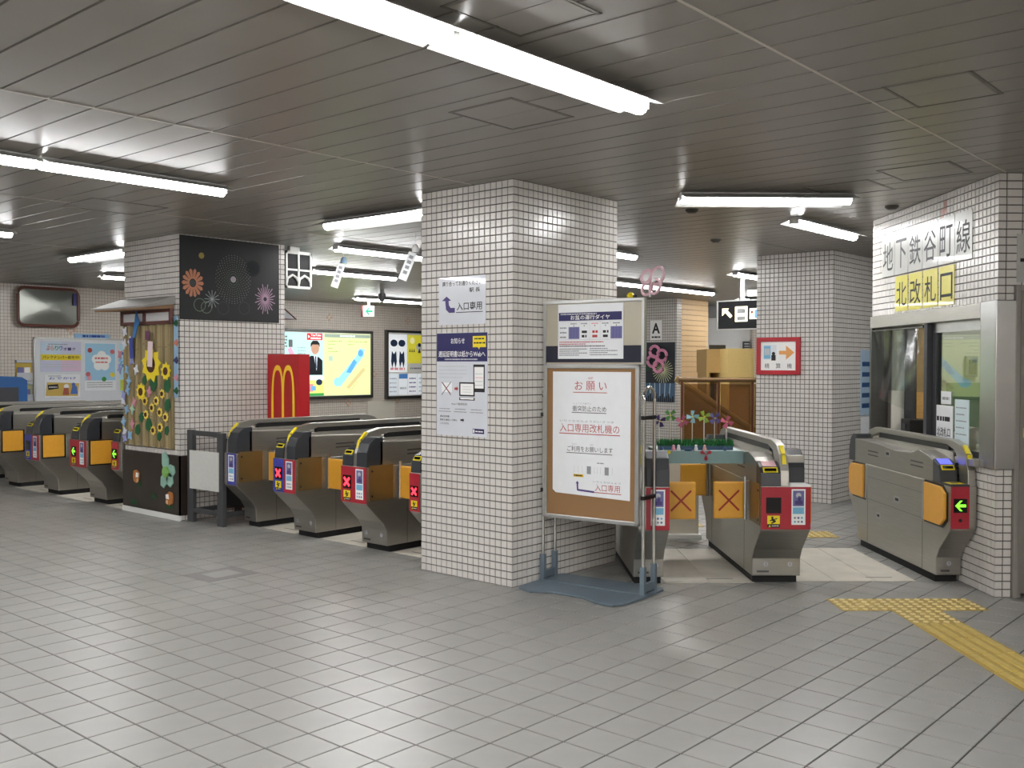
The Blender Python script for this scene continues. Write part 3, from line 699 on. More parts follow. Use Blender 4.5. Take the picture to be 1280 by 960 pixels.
# papers on the pane
t = MB(); t.box((-.93, .036, .885), (-.66, .041, 1.17), PAPER); t = t.build('window_notice', None, BO, BR, 'white notice with north gate lettering stuck in the window', 'notice')
q = MB(); q.text('北改札口', -.795, .95, .065, .0350, INK, width=.2, bold=.01); q.dashes(-.90, 1.06, -.70, .032, .0350, INK, 8); q.build('lettering', t)
t = MB(); t.box((-.63, .036, .885), (-.43, .041, 1.22), mat('pale_blue_paper', 'cfe0e4', .5)); t = t.build('window_notice', None, BO, BR, 'pale blue green printed sheet stuck in the window', 'notice')
q = MB()
for k in range(5): q.dashes(-.61, 1.16-.045*k, -.46-.03*(k % 2), .008, .0350, GREY, 20+k)
q.build('lettering', t)
t = MB(); t.box((-.84, .036, 1.18), (-.69, .040, 1.27), PAPER); t = t.build('window_notice', None, BO, BR, 'little white tag stuck above the window notice', 'notice')
q = MB(); q.dashes(-.82, 1.21, -.71, .02, .0350, GREY, 31); q.build('lettering', t)
# big laminated characters above the window
def char_sheet(ch, x, z, w_, h_, mm, label):
    o = MB().box((-w_/2, -.004, 0), (w_/2, -.001, h_), mm).build('character_sheet', None, bw(x, -.001, z), BR, label, 'sign')
    q = MB(); q.text(ch, 0, h_*.14, h_*.68, -.0048, INK, width=w_*.80, bold=.004); q.build('lettering', o)
names = ['earth', 'below', 'iron', 'valley', 'town', 'line']
ordn = ['first', 'second', 'third', 'fourth', 'fifth', 'last']
LG = mat('laminate_grey', 'b3b3ae', .3, var=.03, coat=.15); LY = mat('laminate_yellow', 'd0c74a', .3, var=.03, coat=.15)
for k, ch in enumerate('地下鉄谷町線'):
    char_sheet(ch, -1.70+.25*k, 2.155, .243, .325, LG, f'grey laminated sheet with a large black character, {ordn[k]} of six above the window')
for k, ch in enumerate('北改札口'):
    char_sheet(ch, -1.44+.25*k, 1.868, .232, .272, LY, f'yellow laminated sheet with a black character, {["first","second","third","last"][k]} of four above the window')
# perpendicular side: steel door
dr = thing('door_1', BO, BR, 'grey steel booth door with nested frame at the right edge', 'door', None, 'structure')
DG = mat('door_grey', '8f8a83', .45, .2, var=.03)
MB().box((-.09, .105, 0), (.025, .135, 1.95), DG).build('door_frame', dr, bevel=.004); MB().box((-.09, .135, 0), (.0, .165, 1.92), DG).build('door_frame', dr); MB().box((-.09, .135, 1.92), (.025, 1.05, 1.95), DG).build('door_frame', dr)
MB().box((-.07, .165, .02), (-.02, 1.02, 1.92), DG).build('door_leaf', dr, bevel=.003)
MB().box((-.02, .19, .86), (.0, .24, 1.0), CHROME).build('door_handle', dr, bevel=.004)
MB().box((-.02, .18, 1.0), (-.018, .25, 1.06), YEL).build('door_tag', dr)
t = MB().box((0, .115, 1.97), (.004, .36, 2.27), LG).build('character_sheet', None, BO, BR, 'laminated sheet with a black character above the booth door', 'sign')
q = MB(); q.M = Matrix(((0, -1, 0, .0048), (1, 0, 0, .235), (0, 0, 1, 0), (0, 0, 0, 1))); q.text('長', 0, 2.0, .23, 0, INK, width=.2, bold=.01); q.build('lettering', t)

# ------------------------------------------------------------------ notices on the centre pillar (face at x=4.786)
FX = 4.786
def onx(name, yc, z, label, cat, x=FX): return thing(name, (x-.0005, yc, z), -PI/2, label, cat)
def sheet(name, loc, rz, w_, h_, mm, label, cat='notice', th=.002):
    return MB().box((-w_/2, -th, 0), (w_/2, 0, h_), mm).build(name, None, loc, rz, label, cat)
n1 = sheet('notice', (FX-.0005, 4.652, 1.72), -PI/2, .44, .325, LAMI, 'laminated white notice with a purple bent arrow on the centre pillar')
q = MB(); y = -.0026
q.text('譲り合ってお通りください', 0, .262, .034, y, INK, width=.37, bold=.012); q.text('駅 長', .12, .215, .030, y, INK, width=.10, bold=.015)
q.text('入口専用', .07, .095, .056, y, INK, width=.235, bold=.012); q.rect(-.055, .080, .195, .085, y, INK); q.build('lettering', n1)
q = MB(); q.shape([(-.19, .165), (-.145, .195), (-.10, .165), (-.125, .165), (-.122, .135), (-.105, .115), (-.065, .115), (-.065, .082), (-.12, .082), (-.15, .105), (-.158, .165)], y, VIOL); q.build('bent_arrow', n1)
n2 = sheet('poster', (FX-.0005, 4.653, .965), -PI/2, .48, .70, LAMI, 'white and navy delay certificate poster on the centre pillar', 'poster')
q = MB(); q.rect(-.238, .505, .238, .698, y, NAVY); q.rect(.105, .60, .225, .675, y-.0006, YEL); q.shape([(.15, .601), (.17, .601), (.165, .585)], y-.0006, YEL)
q.rect(.11, .30, .215, .485, y, INK); q.rect(.12, .325, .205, .468, y-.0006, WHITE); q.rect(-.02, .27, .125, .365, y-.0012, INK); q.rect(-.008, .28, .113, .355, y-.0018, WHITE); q.rect(-.02, .243, .125, .262, y-.0012, INK); q.rect(-.01, .249, .115, .26, y-.0018, WHITE); q.rect(.03, .243, .08, .250, y-.0020, INK)
for k in range(4): q.rect(.127, .345+.025*k, .197, .349+.025*k, y-.0012, (LGREY, LGREY, PINK, LGREY)[k])
for k in range(3): q.rect(.01, .297+.018*k, .095, .300+.018*k, y-.0024, LGREY)
q.rect(-.19, .295, -.09, .36, y, PAPER); cross(q, -.145, .32, .045, .005, y-.0006, INK); q.line(-.18, .36, -.105, .285, .004, y-.0012, REDI); q.shape([(-.065, .312), (-.045, .312), (-.045, .302), (-.03, .32), (-.045, .338), (-.045, .328), (-.065, .328)], y-.0006, REDI)
q.shape([(-.01, .102), (.012, .102), (.012, .094), (.026, .108), (.012, .122), (.012, .114), (-.01, .114)], y, INK)
q.rect(.105, .022, .21, .055, y, NAVY); q.rect(.11, .027, .122, .05, y-.0006, WHITE); q.dashes(.13, .033, .2, .008, y-.0006, WHITE, 2)
q.build('print', n2)
q = MB(); y2 = y-.0012
q.text('お知らせ', -.035, .625, .040, y2, WHITE, width=.13, bold=.010); q.text('遅延証明書は紙からWebへ', 0, .535, .042, y2, WHITE, width=.44, bold=.009)
q.dashes(-.16, .515, .15, .009, y2, LGREY, 1); q.dashes(.12, .652, .21, .010, y2, INK, 4); q.dashes(.115, .624, .22, .010, y2, INK, 5)
for k in range(4): q.dashes(-.22, .468-.025*k, .05-.04*(k == 3), .007, y2, LGREY, 10+k)
q.text('Webで簡単取得!', -.02, .208, .016, y2, INK, width=.15)
for k in range(3): q.dashes(-.21+.15*k, .178, -.11+.15*k, .006, y2, GREY, 40+k); q.dashes(-.22+.15*k, .160, -.10+.15*k, .006, y2, GREY, 43+k)
q.rect(-.23, .148, .23, .149, y2, LGREY)
q.text('遅延証明書', -.205, .122, .014, y2, INK, width=.09, align='l', bold=.008); q.text('電車が遅延した際は', -.205, .098, .014, y2, INK, width=.165, align='l', bold=.008); q.text('こちらから', -.205, .074, .014, y2, INK, width=.085, align='l', bold=.008)
q.build('lettering', n2)

# ------------------------------------------------------------------ notice stand
NR = math.radians(-83.65); NO = (5.092, 3.785, 0)
ns = thing('notice_stand', NO, NR, 'tall steel notice stand with cork board and blue grey foot plate', 'notice stand')
b = MB(); bp = [(-.40, -.20), (-.38, -.27), (-.28, -.31), (-.14, -.245), (.08, -.25), (.20, -.315), (.28, -.335), (.34, -.325), (.385, -.25), (.40, -.05), (.405, .22), (.38, .26), (-.36, .26), (-.395, .22)]
b.prism(bp, 'z', .004, .016, BASEG); b.prism([(a*.97, c*.97) for a, c in bp], 'z', 0, .004, RUB); b.build('foot_plate', ns)
MB().box((-.39, -.012, .016), (.39, .16, .022), BASEG).build('foot_ridge', ns)
for sx in (-1, 1):
    x = sx*.372
    for yy in (0, .147): MB().box((x-.016, yy-.016, .016), (x+.016, yy+.016, .19), BASEG).build('post_sleeve', ns, bevel=.003)
    MB().box((x-.012, .016, .03), (x+.012, .13, .08), BASEG).build('sleeve_brace', ns)
    arc = [(x, .0735-.0735*math.cos(t), 1.235+.0735*math.sin(t)) for t in [PI*k/10 for k in range(11)]]
    MB().tube([(x, 0, .05)] + arc + [(x, .147, .05)], .0115, CHROME, 10).build('hoop_post', ns, smooth=True)
    for zz in (.62, 1.12): MB().box((x-.012, -.014, zz-.012), (x+.012, .148, zz+.012), BLACK).build('clamp', ns)
    MB().lathe([(.008, 0), (.008, .03)], (x, -.01, .13), BASEG, 8, 'y').build('set_screw', ns)
F = .018
bd = MB().box((-.33, -.035, .46), (.345, -.02, 1.43), CORK).build('cork_board', ns)
for a, c in (((-.345, -.045, .445), (.36, -.012, .473)), ((-.345, -.045, 1.425), (.36, -.012, 1.453)), ((-.345, -.045, .445), (-.317, -.012, 1.453)), ((.332, -.045, .445), (.36, -.012, 1.453))):
    MB().box(a, c, ALU).build('board_frame', bd, bevel=.006)
hd = MB().box((-.335, -.03, 1.455), (.375, -.012, 1.855), mat('header_beige', 'b5ae9c', .25, var=.08, scale=3, coat=.5)).build('header_board', ns)
MB().box((-.333, -.033, 1.465), (.372, -.03, 1.572), DNAVY).build('navy_band', hd)
for a, c in (((-.35, -.04, 1.845), (.392, -.005, 1.868)), ((-.35, -.04, 1.453), (-.33, -.005, 1.868)), ((.372, -.04, 1.453), (.392, -.005, 1.868))):
    MB().box(a, c, ALU).build('board_frame', hd, bevel=.003)
def npos(x, y, z):
    v = Vector(NO)+Matrix.Rotation(NR, 3, 'Z') @ Vector((x, y, z)); return tuple(v)
t1 = sheet('timetable', npos(.004, -.0335, 1.488), NR, .482, .352, PAPER, 'white holiday timetable sheet with navy title bar on the stand header', 'timetable')
q = MB(); y = -.0026
q.rect(-.235, .245, .23, .298, y, NAVY)
for xx in (-.16, .15): q.rect(xx, .128, xx+.082, .205, y, PURP); [q.rect(xx+.018+.022*k, .13, xx+.020+.022*k, .203, y-.0006, VIOL) for k in range(3)]
for k in range(6): q.rect(-.235+.0775*k+.078*(k > 0)*.0, .125, -.234+.0775*k, .24, y, LGREY)
q.rect(-.235, .122, .23, .1235, y, LGREY); q.rect(-.235, .238, .23, .2395, y, LGREY)
q.build('print', t1)
q = MB(); y2 = y-.0012
q.text('お盆の運行ダイヤ', 0, .251, .030, y2, WHITE, width=.29, bold=.01); q.dashes(-.22, .284, .05, .008, y2, LGREY, 3)
for k in range(5): q.dashes(-.145+.078*k, .222, -.095+.078*k, .007, y2, PINK if k == 2 else GREY, 50+k); q.disc(-.12+.078*k, .212, .004, y2, INK, 6)
for k in range(3): q.dashes(-.225, .195-.03*k, -.175, .009, y2, GREY, 60+k)
for c in (0, 1, 2):
    for k in range(2): q.dashes(-.06+.078*c, .165-.028*k, -.02+.078*c, .016, y2, REDI if c == 1 else INK, 70+3*c+k)
for k, (mm, xe) in enumerate(((REDI, .1), (REDI, -.03), (INK, .11))): q.dashes(-.23, .105-.013*k, xe, .006, y2, mm, 80+k)
for k in range(4): q.dashes(-.23, .06-.013*k, -.02-.06*(k % 2), .006, y2, GREY, 90+k); q.dashes(0, .062-.013*k, .13+.07*(k % 2), .006, y2, GREY, 95+k)
q.build('lettering', t1)
t2 = MB().prism([(-.285, .02), (-.26, 0), (.285, -.015), (.29, .79), (-.285, .79)], 'y', -.002, 0, PAPER).build('notice', None, npos(.012, -.0365, .615), NR, 'large white request notice in red and black lettering on the cork board', 'notice')
q = MB()
q.text('お 願 い', .0, .67, .060, y, REDI, width=.235); q.rect(-.13, .655, .12, .6595, y, REDI); q.text('ねが', 0, .742, .016, y, REDI)
q.text('衝突防止のため', -.01, .535, .036, y, INK, width=.25); q.rect(-.14, .525, .115, .529, y, INK); q.text('しょうとつぼうし', -.06, .58, .012, y, GREY, width=.13)
q.text('入口専用改札機の', -.01, .40, .055, y, REDI, width=.44); q.rect(-.235, .387, .215, .3925, y, REDI); q.text('いりぐちせんようかいさつき', -.03, .465, .014, y, GREY, width=.40)
q.text('ご利用をお願いします', -.005, .275, .036, y, INK, width=.335); q.rect(-.18, .264, .16, .268, y, INK); q.text('りよう', -.12, .318, .011, y, GREY); q.text('ねが', .01, .318, .011, y, GREY)
q.text('入口専用', .125, .03, .045, y, REDI, width=.18); q.rect(.03, .018, .225, .023, y, REDI); q.text('いりぐちせんよう', .12, .083, .012, y, GREY, width=.2)
q.dashes(.05, .205, .1, .007, y, GREY, 2); q.build('lettering', t2)
q = MB(); q.rect(-.025, .135, .005, .185, y, GREY); q.rect(.105, .135, .135, .185, y, GREY)
for k in (-.12, -.09, -.06, .03, .05, .075, .16): q.rect(k, .14, k+.002, .185, y, LGREY)
q.rect(-.125, .112, -.05, .13, y, mat('amber_print', 'd9b52a', .6)); q.dashes(-.12, .117, -.055, .008, y-.0006, INK, 1)
q.line(-.095, .028, .03, .022, .012, y, VIOL); q.line(-.093, .025, -.096, .075, .012, y, VIOL); q.shape([(-.109, .07), (-.083, .07), (-.096, .086)], y, VIOL); q.build('print', t2)
# pink ring ornament perched on the stand
t = thing('ring_ornament', npos(.41, 0, 1.88), NR, 'pink twisted balloon rings on top of the notice stand', 'ornament')
PKB = mat('balloon_pink', 'd9b4bd', .3, coat=.4)
for k, (dx, dz, rr, ty) in enumerate(((-.03, .045, .042, .02), (.045, .05, .045, -.02), (-.015, .115, .04, -.02), (.04, .12, .055, .02))):
    MB().tube([(dx+rr*.8*math.cos(a), ty+.02*math.sin(a), dz+rr*math.sin(a)) for a in [2*PI*i/16 for i in range(16)]], .010, PKB, 6, closed=True).build('ring', t, smooth=True)
for dx in (-.03, .04): MB().lathe([(.0, -.012), (.012, -.006), (.014, .004), (.0, .014)], (dx, -.03, .085), WHITE, 8).build('bead', t)
MB().tube([(0, 0, -.01), (0, 0, .03)], .006, WHITE, 6).build('stem', t)
t = thing('toy_bee', npos(-.02+.27, .05, 1.868), NR, 'small yellow ornament on the top edge of the notice stand', 'ornament')
MB().lathe([(.0, 0), (.022, .006), (.026, .02), (.015, .036), (0, .042)], (0, 0, 0), YEL, 10).build('body', t, smooth=True); MB().lathe([(0, 0), (.012, .003), (.012, .022), (0, .026)], (.03, 0, 0), BLACK, 8).build('head', t, smooth=True)
# ------------------------------------------------------------------ bamboo screen pillar decorations
BX = 4.787
def bs(y, z, d=0.): return (BX-d, y, z)
scr = thing('bamboo_screen', (BX, 8.82, .66), -PI/2, 'bamboo slat screen with little cardboard eaves on the left pillar', 'screen')
BAM = [mat('bamboo_a', '8a7a55', .55, var=.18, scale=9, stretch=(1, 1, .3)), mat('bamboo_b', '776744', .55, var=.18, scale=9, stretch=(1, 1, .3)), mat('bamboo_c', '978762', .55, var=.18, scale=9, stretch=(1, 1, .3))]
for k in range(20):
    x = -.44+.0463*k; r = .021+.002*random.random()
    b = MB(); nn = 6
    prof = [(r*math.cos(PI+PI*i/nn), r*math.sin(PI+PI*i/nn)-.006) for i in range(nn+1)] + [(r, 0), (-r, 0)]
    b.prism([(x+a, c) for a, c in prof], 'z', -.005+.01*random.random(), 1.15+.02*random.random(), BAM[k % 3])
    for zz in (.22+.1*random.random(), .55+.12*random.random(), .9+.1*random.random()): b.prism([(x+a*1.08, c*1.1) for a, c in prof], 'z', zz, zz+.006, BAM[1])
    b.build('bamboo_slat', scr)
CARD = mat('cardboard', '8a6a4e', .8, var=.06); GCARD = mat('grey_card', '8d8a86', .7, var=.05)
MB().box((-.46, -.05, 1.16), (.47, -.02, 1.19), mat('brown_frame', '6b4540', .6)).build('transom', scr); MB().box((-.46, -.05, 1.27), (.47, -.02, 1.30), mat('brown_frame', '6b4540', .6)).build('transom', scr)
for x in (-.46, -.03, .45): MB().box((x, -.05, 1.16), (x+.025, -.02, 1.30), mat('brown_frame', '6b4540', .6)).build('transom_post', scr)
MB().box((-.44, -.03, 1.19), (-.03, -.025, 1.27), PAPER).build('paper_panel', scr); MB().box((0, -.03, 1.19), (.44, -.025, 1.27), PAPER).build('paper_panel', scr)
MB().prism([(0, 1.34), (-.30, 1.30), (-.30, 1.315), (0, 1.42)], 'x', -.56, .48, GCARD).build('eave_roof', scr)
MB().prism([(-.005, 1.30), (-.29, 1.285), (-.29, 1.30), (-.005, 1.34)], 'x', -.50, .46, CARD).build('eave_underside', scr)
# hanging paper slips and origami
def slip(y, z, w_, h_, mm, label, tilt=0.):
    o = MB().box((-w_/2, -.002, -h_), (w_/2, 0, 0), mm).build('paper_slip', None, bs(y, z, .056), -PI/2, label, 'paper slip'); o.rotation_euler = (0, tilt, -PI/2); return o
slip(8.74, 1.76, .085, .085, mat('wine_print', '6a3f5b', .6), 'dark wine coloured paper tag hung at the middle of the bamboo screen')
slip(8.69, 1.66, .09, .24, mat('pale_pink_paper', 'dcc9cb', .6), 'pale pink paper slip hung over the big sunflower', .06)
slip(9.06, 1.70, .075, .20, mat('cobalt_paper', '3c4a94', .6), 'cobalt blue paper slip hung on the bamboo screen', -.1)
o = MB(); o.prism([(-.06, -.12), (0, .1), (.06, -.02), (.02, -.06), (-.02, -.16), (-.07, -.16)], 'y', -.008, 0, mat('sky_blue_paper', '3f77b0', .6)); o.build('origami_bird', None, bs(8.93, 1.86, .065), -PI/2, 'sky blue folded paper bird under the cardboard eaves', 'origami')
SUNY = mat('sunflower_yellow', 'e6cf2c', .7); SUNB = mat('sunflower_brown', '4d2b1f', .8); SUNY2 = mat('sunflower_pale', 'e8d05a', .7)
def sunflower(y, z, r, label, group=None, n=9, mm=SUNY):
    o = MB(); pts = []
    for k in range(2*n): rr = r if k % 2 == 0 else r*.74; a = PI*k/n+.1; pts.append((rr*math.cos(a), rr*.95*math.sin(a)))
    o.prism(pts, 'y', -.006, 0, mm); o = o.build('paper_sunflower', None, bs(y, z, .032), -PI/2, label, 'paper flower', group)
    MB().lathe([(r*.42, -.012), (r*.42, -.006)], (0, 0, 0), SUNB, 12, 'y').build('flower_centre', o)
sunflower(8.715, 1.44, .18, 'big yellow paper sunflower at the middle of the bamboo screen')
sunflower(8.45, 1.38, .09, 'mid sized yellow paper sunflower beside the biggest one')
sunflower(8.91, 1.18, .09, 'mid sized yellow paper sunflower on the left part of the bamboo screen')
px = lambda x: 9.27-(x-157)*.01503
zz_ = lambda y: .66+(557-y)*.0076
for x, yy in ((186, 500), (200, 499), (207, 490), (194.5, 508), (187, 517), (204, 513), (211, 518.5), (204.5, 531.5), (196, 536)):
    sunflower(px(x), zz_(yy), .050, 'small yellow paper sunflower low on the bamboo screen', 'small paper sunflowers on the bamboo screen', 8, SUNY2)
LEAF = mat('paper_leaf_green', '1f5a35', .7)
for k, (x, yy, s) in enumerate(((196, 478, .085), (213, 480, .075), (185, 474, .05), (213, 504, .07), (181, 521, .055), (190, 530, .07), (176, 537, .06), (212, 535, .05), (203, 543, .05))):
    q = MB(); q.prism([(-s*.7, -s*.6), (s*.1, -s*.9), (s*.8, -s*.1), (s*.5, s*.9), (-s*.3, s*.8), (-s*.8, s*.2)], 'y', -.004, 0, LEAF)
    q.build('paper_leaf', None, bs(px(x), zz_(yy), .029), -PI/2, 'dark green paper leaf stuck among the sunflowers of the bamboo screen', 'paper leaf', 'green paper leaves on the bamboo screen')
STARC = [mat('origami_lilac', '9a9fd0', .6), mat('origami_sky', '8db4d6', .6), mat('origami_white', 'd9dbe6', .6), mat('origami_rose', 'c98a98', .6), mat('origami_mint', 'a6c7b0', .6)]
for k, (x, yy, c) in enumerate(((155, 449, 1), (154, 452+8, 0), (163, 461, 1), (170, 449, 0), (175, 461, 2), (166, 475, 1), (164, 487, 1), (159, 494, 0), (158, 501, 2), (163, 512, 1), (170, 511, 4), (159, 528, 1), (160, 541, 2), (167, 545, 1), (160, 549, 0), (192, 488, 3), (170, 530, 3), (173, 502, 3), (154, 441, 3), (161, 412, 2), (160, 428, 2), (168, 425, 2))):
    q = MB(); s = .046; pts = []
    for i in range(8): rr = s if i % 2 == 0 else s*.45; a = PI*i/4+.3*k; pts.append((rr*math.cos(a), rr*1.2*math.sin(a)))
    q.prism(pts, 'y', -.012, 0, STARC[c]); q.build('origami_star', None, bs(px(x), zz_(yy), .031+.004*(k % 2)), -PI/2, f'little {("lilac", "sky blue", "whitish", "rose", "mint green")[c]} folded paper star pinned on the bamboo screen', 'origami', 'folded paper stars on the bamboo screen')
# streamer strip down the corner of the screen
t = MB().box((-.025, -.012, 0), (.025, 0, .75), mat('streamer_blue', '8fb3cf', .6)).build('paper_streamer', None, bs(8.30, 1.14, .012), -PI/2, 'light blue paper streamer at the right side of the bamboo screen', 'streamer')
for k, (zz, mm) in enumerate(((.68, LEAF), (.5, mat('origami_orange', 'b9735f', .6)), (.34, mat('origami_navy', '2b2f5c', .6)), (.18, STARC[3]), (.06, LEAF))): MB().prism([(-.03, zz), (.03, zz-.03), (.055, zz), (.03, zz+.035)], 'y', -.02, -.012, mm).build('streamer_star', t)
# dark wrapped pillar base with paper forest pictures
WR = mat('dark_brown_wrap', '2c231d', .35, var=.25, scale=5, coat=.3)
wr = MB(); wr.box((-.016, -.016, .05), (-.002, 1.046, .60), WR); wr.box((-.016, -.016, .05), (.115, -.002, .60), WR)
wr = wr.build('pillar_wrap', None, (4.79, 8.27, 0), 0, 'dark brown glossy sheet wrapped round the left pillar base', 'wrapping')
MB().box((-.02, -.02, .0), (-.001, 1.048, .05), WHITEM).build('white_hem', wr)
def crit(y, z, label, f):
    o = thing('paper_squirrel', (4.79-.017, y, z), -PI/2, label, 'paper cutout')
    RB = mat('squirrel_brown', 'b0703a', .7)
    MB().prism([(-.05*f, -.05), (.0, -.07), (.04*f, -.03), (.05*f, .03), (.0, .06), (-.05*f, .05), (-.06*f, 0)], 'y', -.012, 0, RB).build('body', o)
    MB().prism([(.0, -.01), (.045*f, -.01), (.05*f, .03), (.01*f, .035)], 'y', -.018, -.012, WHITE).build('face', o); MB().prism([(.02*f, -.06), (.05*f, -.05), (.045*f, -.02), (.02*f, -.025)], 'y', -.018, -.012, mat('squirrel_pale', 'd9b48c', .7)).build('belly', o)
crit(9.03, .36, 'orange brown paper animal cutout on the upper part of the dark wrap', 1); crit(8.42, .20, 'orange brown paper animal cutout low on the dark wrap near the corner', -1)
o = thing('paper_flower', (4.79-.017, 8.46, .44), -PI/2, 'pale green big petalled paper flower on the dark wrap', 'paper flower')
PG = mat('pale_green_petal', '8db3a5', .5, var=.08)
for a, l in ((1.9, .19), (.25, .14), (-2.1, .17), (-.95, .15)):
    ca, sa = math.cos(a), math.sin(a); pr = [(.0, -.03), (l*.6, -.065), (l, -.03), (l*.95, .03), (l*.5, .06), (0, .03)]
    MB().prism([(u*ca-v*sa, u*sa+v*ca) for u, v in pr], 'y', -.012, -.002, PG).build('petal', o)
MB().lathe([(.055, -.03), (.05, -.01), (.055, 0)], (0, 0, 0), mat('leaf_green_centre', '7fae5e', .5), 12, 'y').build('flower_centre', o)
for k, (y, z, s) in enumerate(((9.1, .10, .07), (8.98, .28, .04), (8.72, .19, .05), (8.43, .12, .06))):
    q = MB(); q.prism([(-s, -.02), (-s*.5, .03), (-s*.2, 0), (0, .04), (s*.3, 0), (s*.7, .03), (s, -.02)], 'y', -.003, 0, mat('grass_print', '1d4a28', .6)); q.build('grass_tuft', wr, (-.0165, y-8.27, z), -PI/2)
# black fireworks banner, on the pillar face y = 8.27
bn = MB().box((0, -.008, 0), (1.085, 0, .775), mat('black_banner', '111214', .55, var=.2, scale=4)).build('banner', None, (4.79, 8.268, 1.86), 0, 'black banner with chalk drawn fireworks on the left pillar', 'banner')
CH = [mat('chalk_orange', 'b57a5e', .8), mat('chalk_white', '9aa0a0', .8), mat('chalk_pink', 'a88aa0', .8), mat('chalk_green', '7d8f7a', .8), mat('chalk_dim', '3d4244', .8), mat('chalk_gold', '8a7a3c', .8)]
q = MB(); y = -.009
for k in range(14):
    a = 2*PI*k/14; q.shape([(.13+.035*math.cos(a-.25), .34+.04*math.sin(a-.25)), (.13+.10*math.cos(a-.16), .34+.12*math.sin(a-.16)), (.13+.115*math.cos(a), .34+.135*math.sin(a)), (.13+.10*math.cos(a+.16), .34+.12*math.sin(a+.16)), (.13+.035*math.cos(a+.25), .34+.04*math.sin(a+.25))], y, CH[0])
q.disc(.13, .34, .03, y-.0004, CH[4]); q.build('orange_firework', bn)
q = MB()
for ring in range(9):
    n = 22+2*ring; rr = .045+.018*ring
    for k in range(n):
        a = 2*PI*(k+.5*(ring % 2))/n; q.disc(.56+rr*math.cos(a), .40+rr*1.22*math.sin(a), .0033, y, CH[3] if ring < 6 else CH[1], 5)
q.disc(.56, .40, .03, y, CH[1]); q.disc(.56, .40, .018, y-.0004, CH[2]); q.build('dotted_firework', bn)
q = MB()
for k in range(24):
    a = 2*PI*k/24; l = .15*(1 if k % 2 else .8); q.line(.92+.02*math.cos(a), .23+.02*math.sin(a), .92+l*math.cos(a)*.8, .23+l*math.sin(a), .009, y-.0003*(k % 3), CH[2])
q.build('pink_firework', bn)
q = MB()
for k in range(12):
    a = 2*PI*k/12; q.line(.33, .20, .33+.08*math.cos(a), .20+.085*math.sin(a), .005, y-.0003*(k % 3), CH[1])
for cx, cz, r in ((.2, .14, .06), (.27, .12, .055), (.45, .12, .06), (.68, .13, .06)):
    for k in range(16):
        a, b = 2*PI*k/16, 2*PI*(k+1)/16; q.line(cx+r*math.cos(a), cz+r*math.sin(a), cx+r*math.cos(b), cz+r*math.sin(b), .004, y-.0004, CH[4] if cx > .4 else CH[3])
q.disc(.22, .60, .03, y, CH[5], 8); q.disc(.78, .52, .08, y, mat('chalk_faint', '1d2022', .9)); q.build('small_fireworks', bn)
# barrier with white board between the gates and the pillar
t = thing('barrier_stand', (4.86, 7.93, 0), math.radians(-88), 'dark steel barrier frame holding a white board beside the left pillar', 'barrier')
BS = mat('barrier_steel', '4f5052', .45, .4)
for x in (-.245, .225):
    MB().box((x-.045, -.02, 0), (x+.045, .02, .845+(.0 if x < 0 else -.01)), BS).build('post', t, bevel=.004)
    MB().box((x-.02, .02, .08), (x+.02, .52, .12), BS).build('foot', t); MB().box((x-.03, .48, 0), (x+.03, .52, .8), BS).build('post', t)
MB().box((-.20, -.015, .795), (.185, .015, .84), BS).build('top_bar', t)
MB().box((-.20, -.015, .09), (.185, .015, .13), BS).build('low_bar', t)
MB().box((-.235, -.03, .31), (.215, -.022, .66), mat('barrier_board', 'c9c9c4', .5, var=.03)).build('board', t)
MB().box((-.2, .3, .13), (.18, .32, .75), BLACK).build('back_panel', t)

# ------------------------------------------------------------------ red fast food sign
t = thing('sign_pylon', (5.70, 7.955, 0), -PI/2, 'red standing sign with golden double arch and white up arrow', 'sign')
RS = mat('sign_red', 'a3161c', .35, emit=.10); GOLD = mat('arch_gold', 'e0b526', .4, emit=.15)
MB().box((-.2525, 0, .0), (.2525, .13, 1.545), RS).build('box', t, bevel=.006)
SX = Matrix.Diagonal((.711, 1, 1, 1))
q = MB()
def arch(cx, w_, h_, z0):
    n = 18; out = []; inn = []
    for i in range(n+1):
        a = PI*i/n; ex = .62
        c = math.copysign(abs(math.cos(a))**.8, math.cos(a)); s = math.sin(a)**.55
        out.append((cx-w_*c, z0+h_*s)); inn.append((cx-(w_-.052+.018*math.sin(a))*c, z0+(h_-.05)*s))
    for i in range(n): q.shape([out[i], out[i+1], inn[i+1], inn[i]], -.006, GOLD)
q.M = SX
arch(-.11, .145, .54, .90); arch(.13, .145, .54, .90); q.rect(-.012, .94, .036, 1.30, -.0066, GOLD)
q.build('golden_arches', t)
MB().box((-.2525, -.003, .825), (.2525, 0, .832), mat('sign_red_dark', '6d0c12', .5)).build('panel_joint', t)
q = MB(); q.M = SX; q.shape([(-.225, .62), (-.10, .76), (.025, .62), (-.055, .65), (-.055, .40), (-.145, .40), (-.145, .65)], -.004, mat('arrow_white', 'e8e8e6', .5, emit=.1)); q.build('up_arrow', t)
q = MB(); q.M = SX; q.rect(.115, .38, .30, .80, -.004, WHITE); q.rect(.13, .70, .285, .77, -.005, INK); [q.rect(.17+.04*k, .70, .18+.04*k, .77, -.0055, WHITE) for k in range(3)]; q.disc(.16, .55, .07, -.005, GREY, 10); q.line(.19, .62, .25, .46, .03, -.0055, INK); q.line(.25, .46, .28, .62, .03, -.006, INK); q.build('side_notice', t)

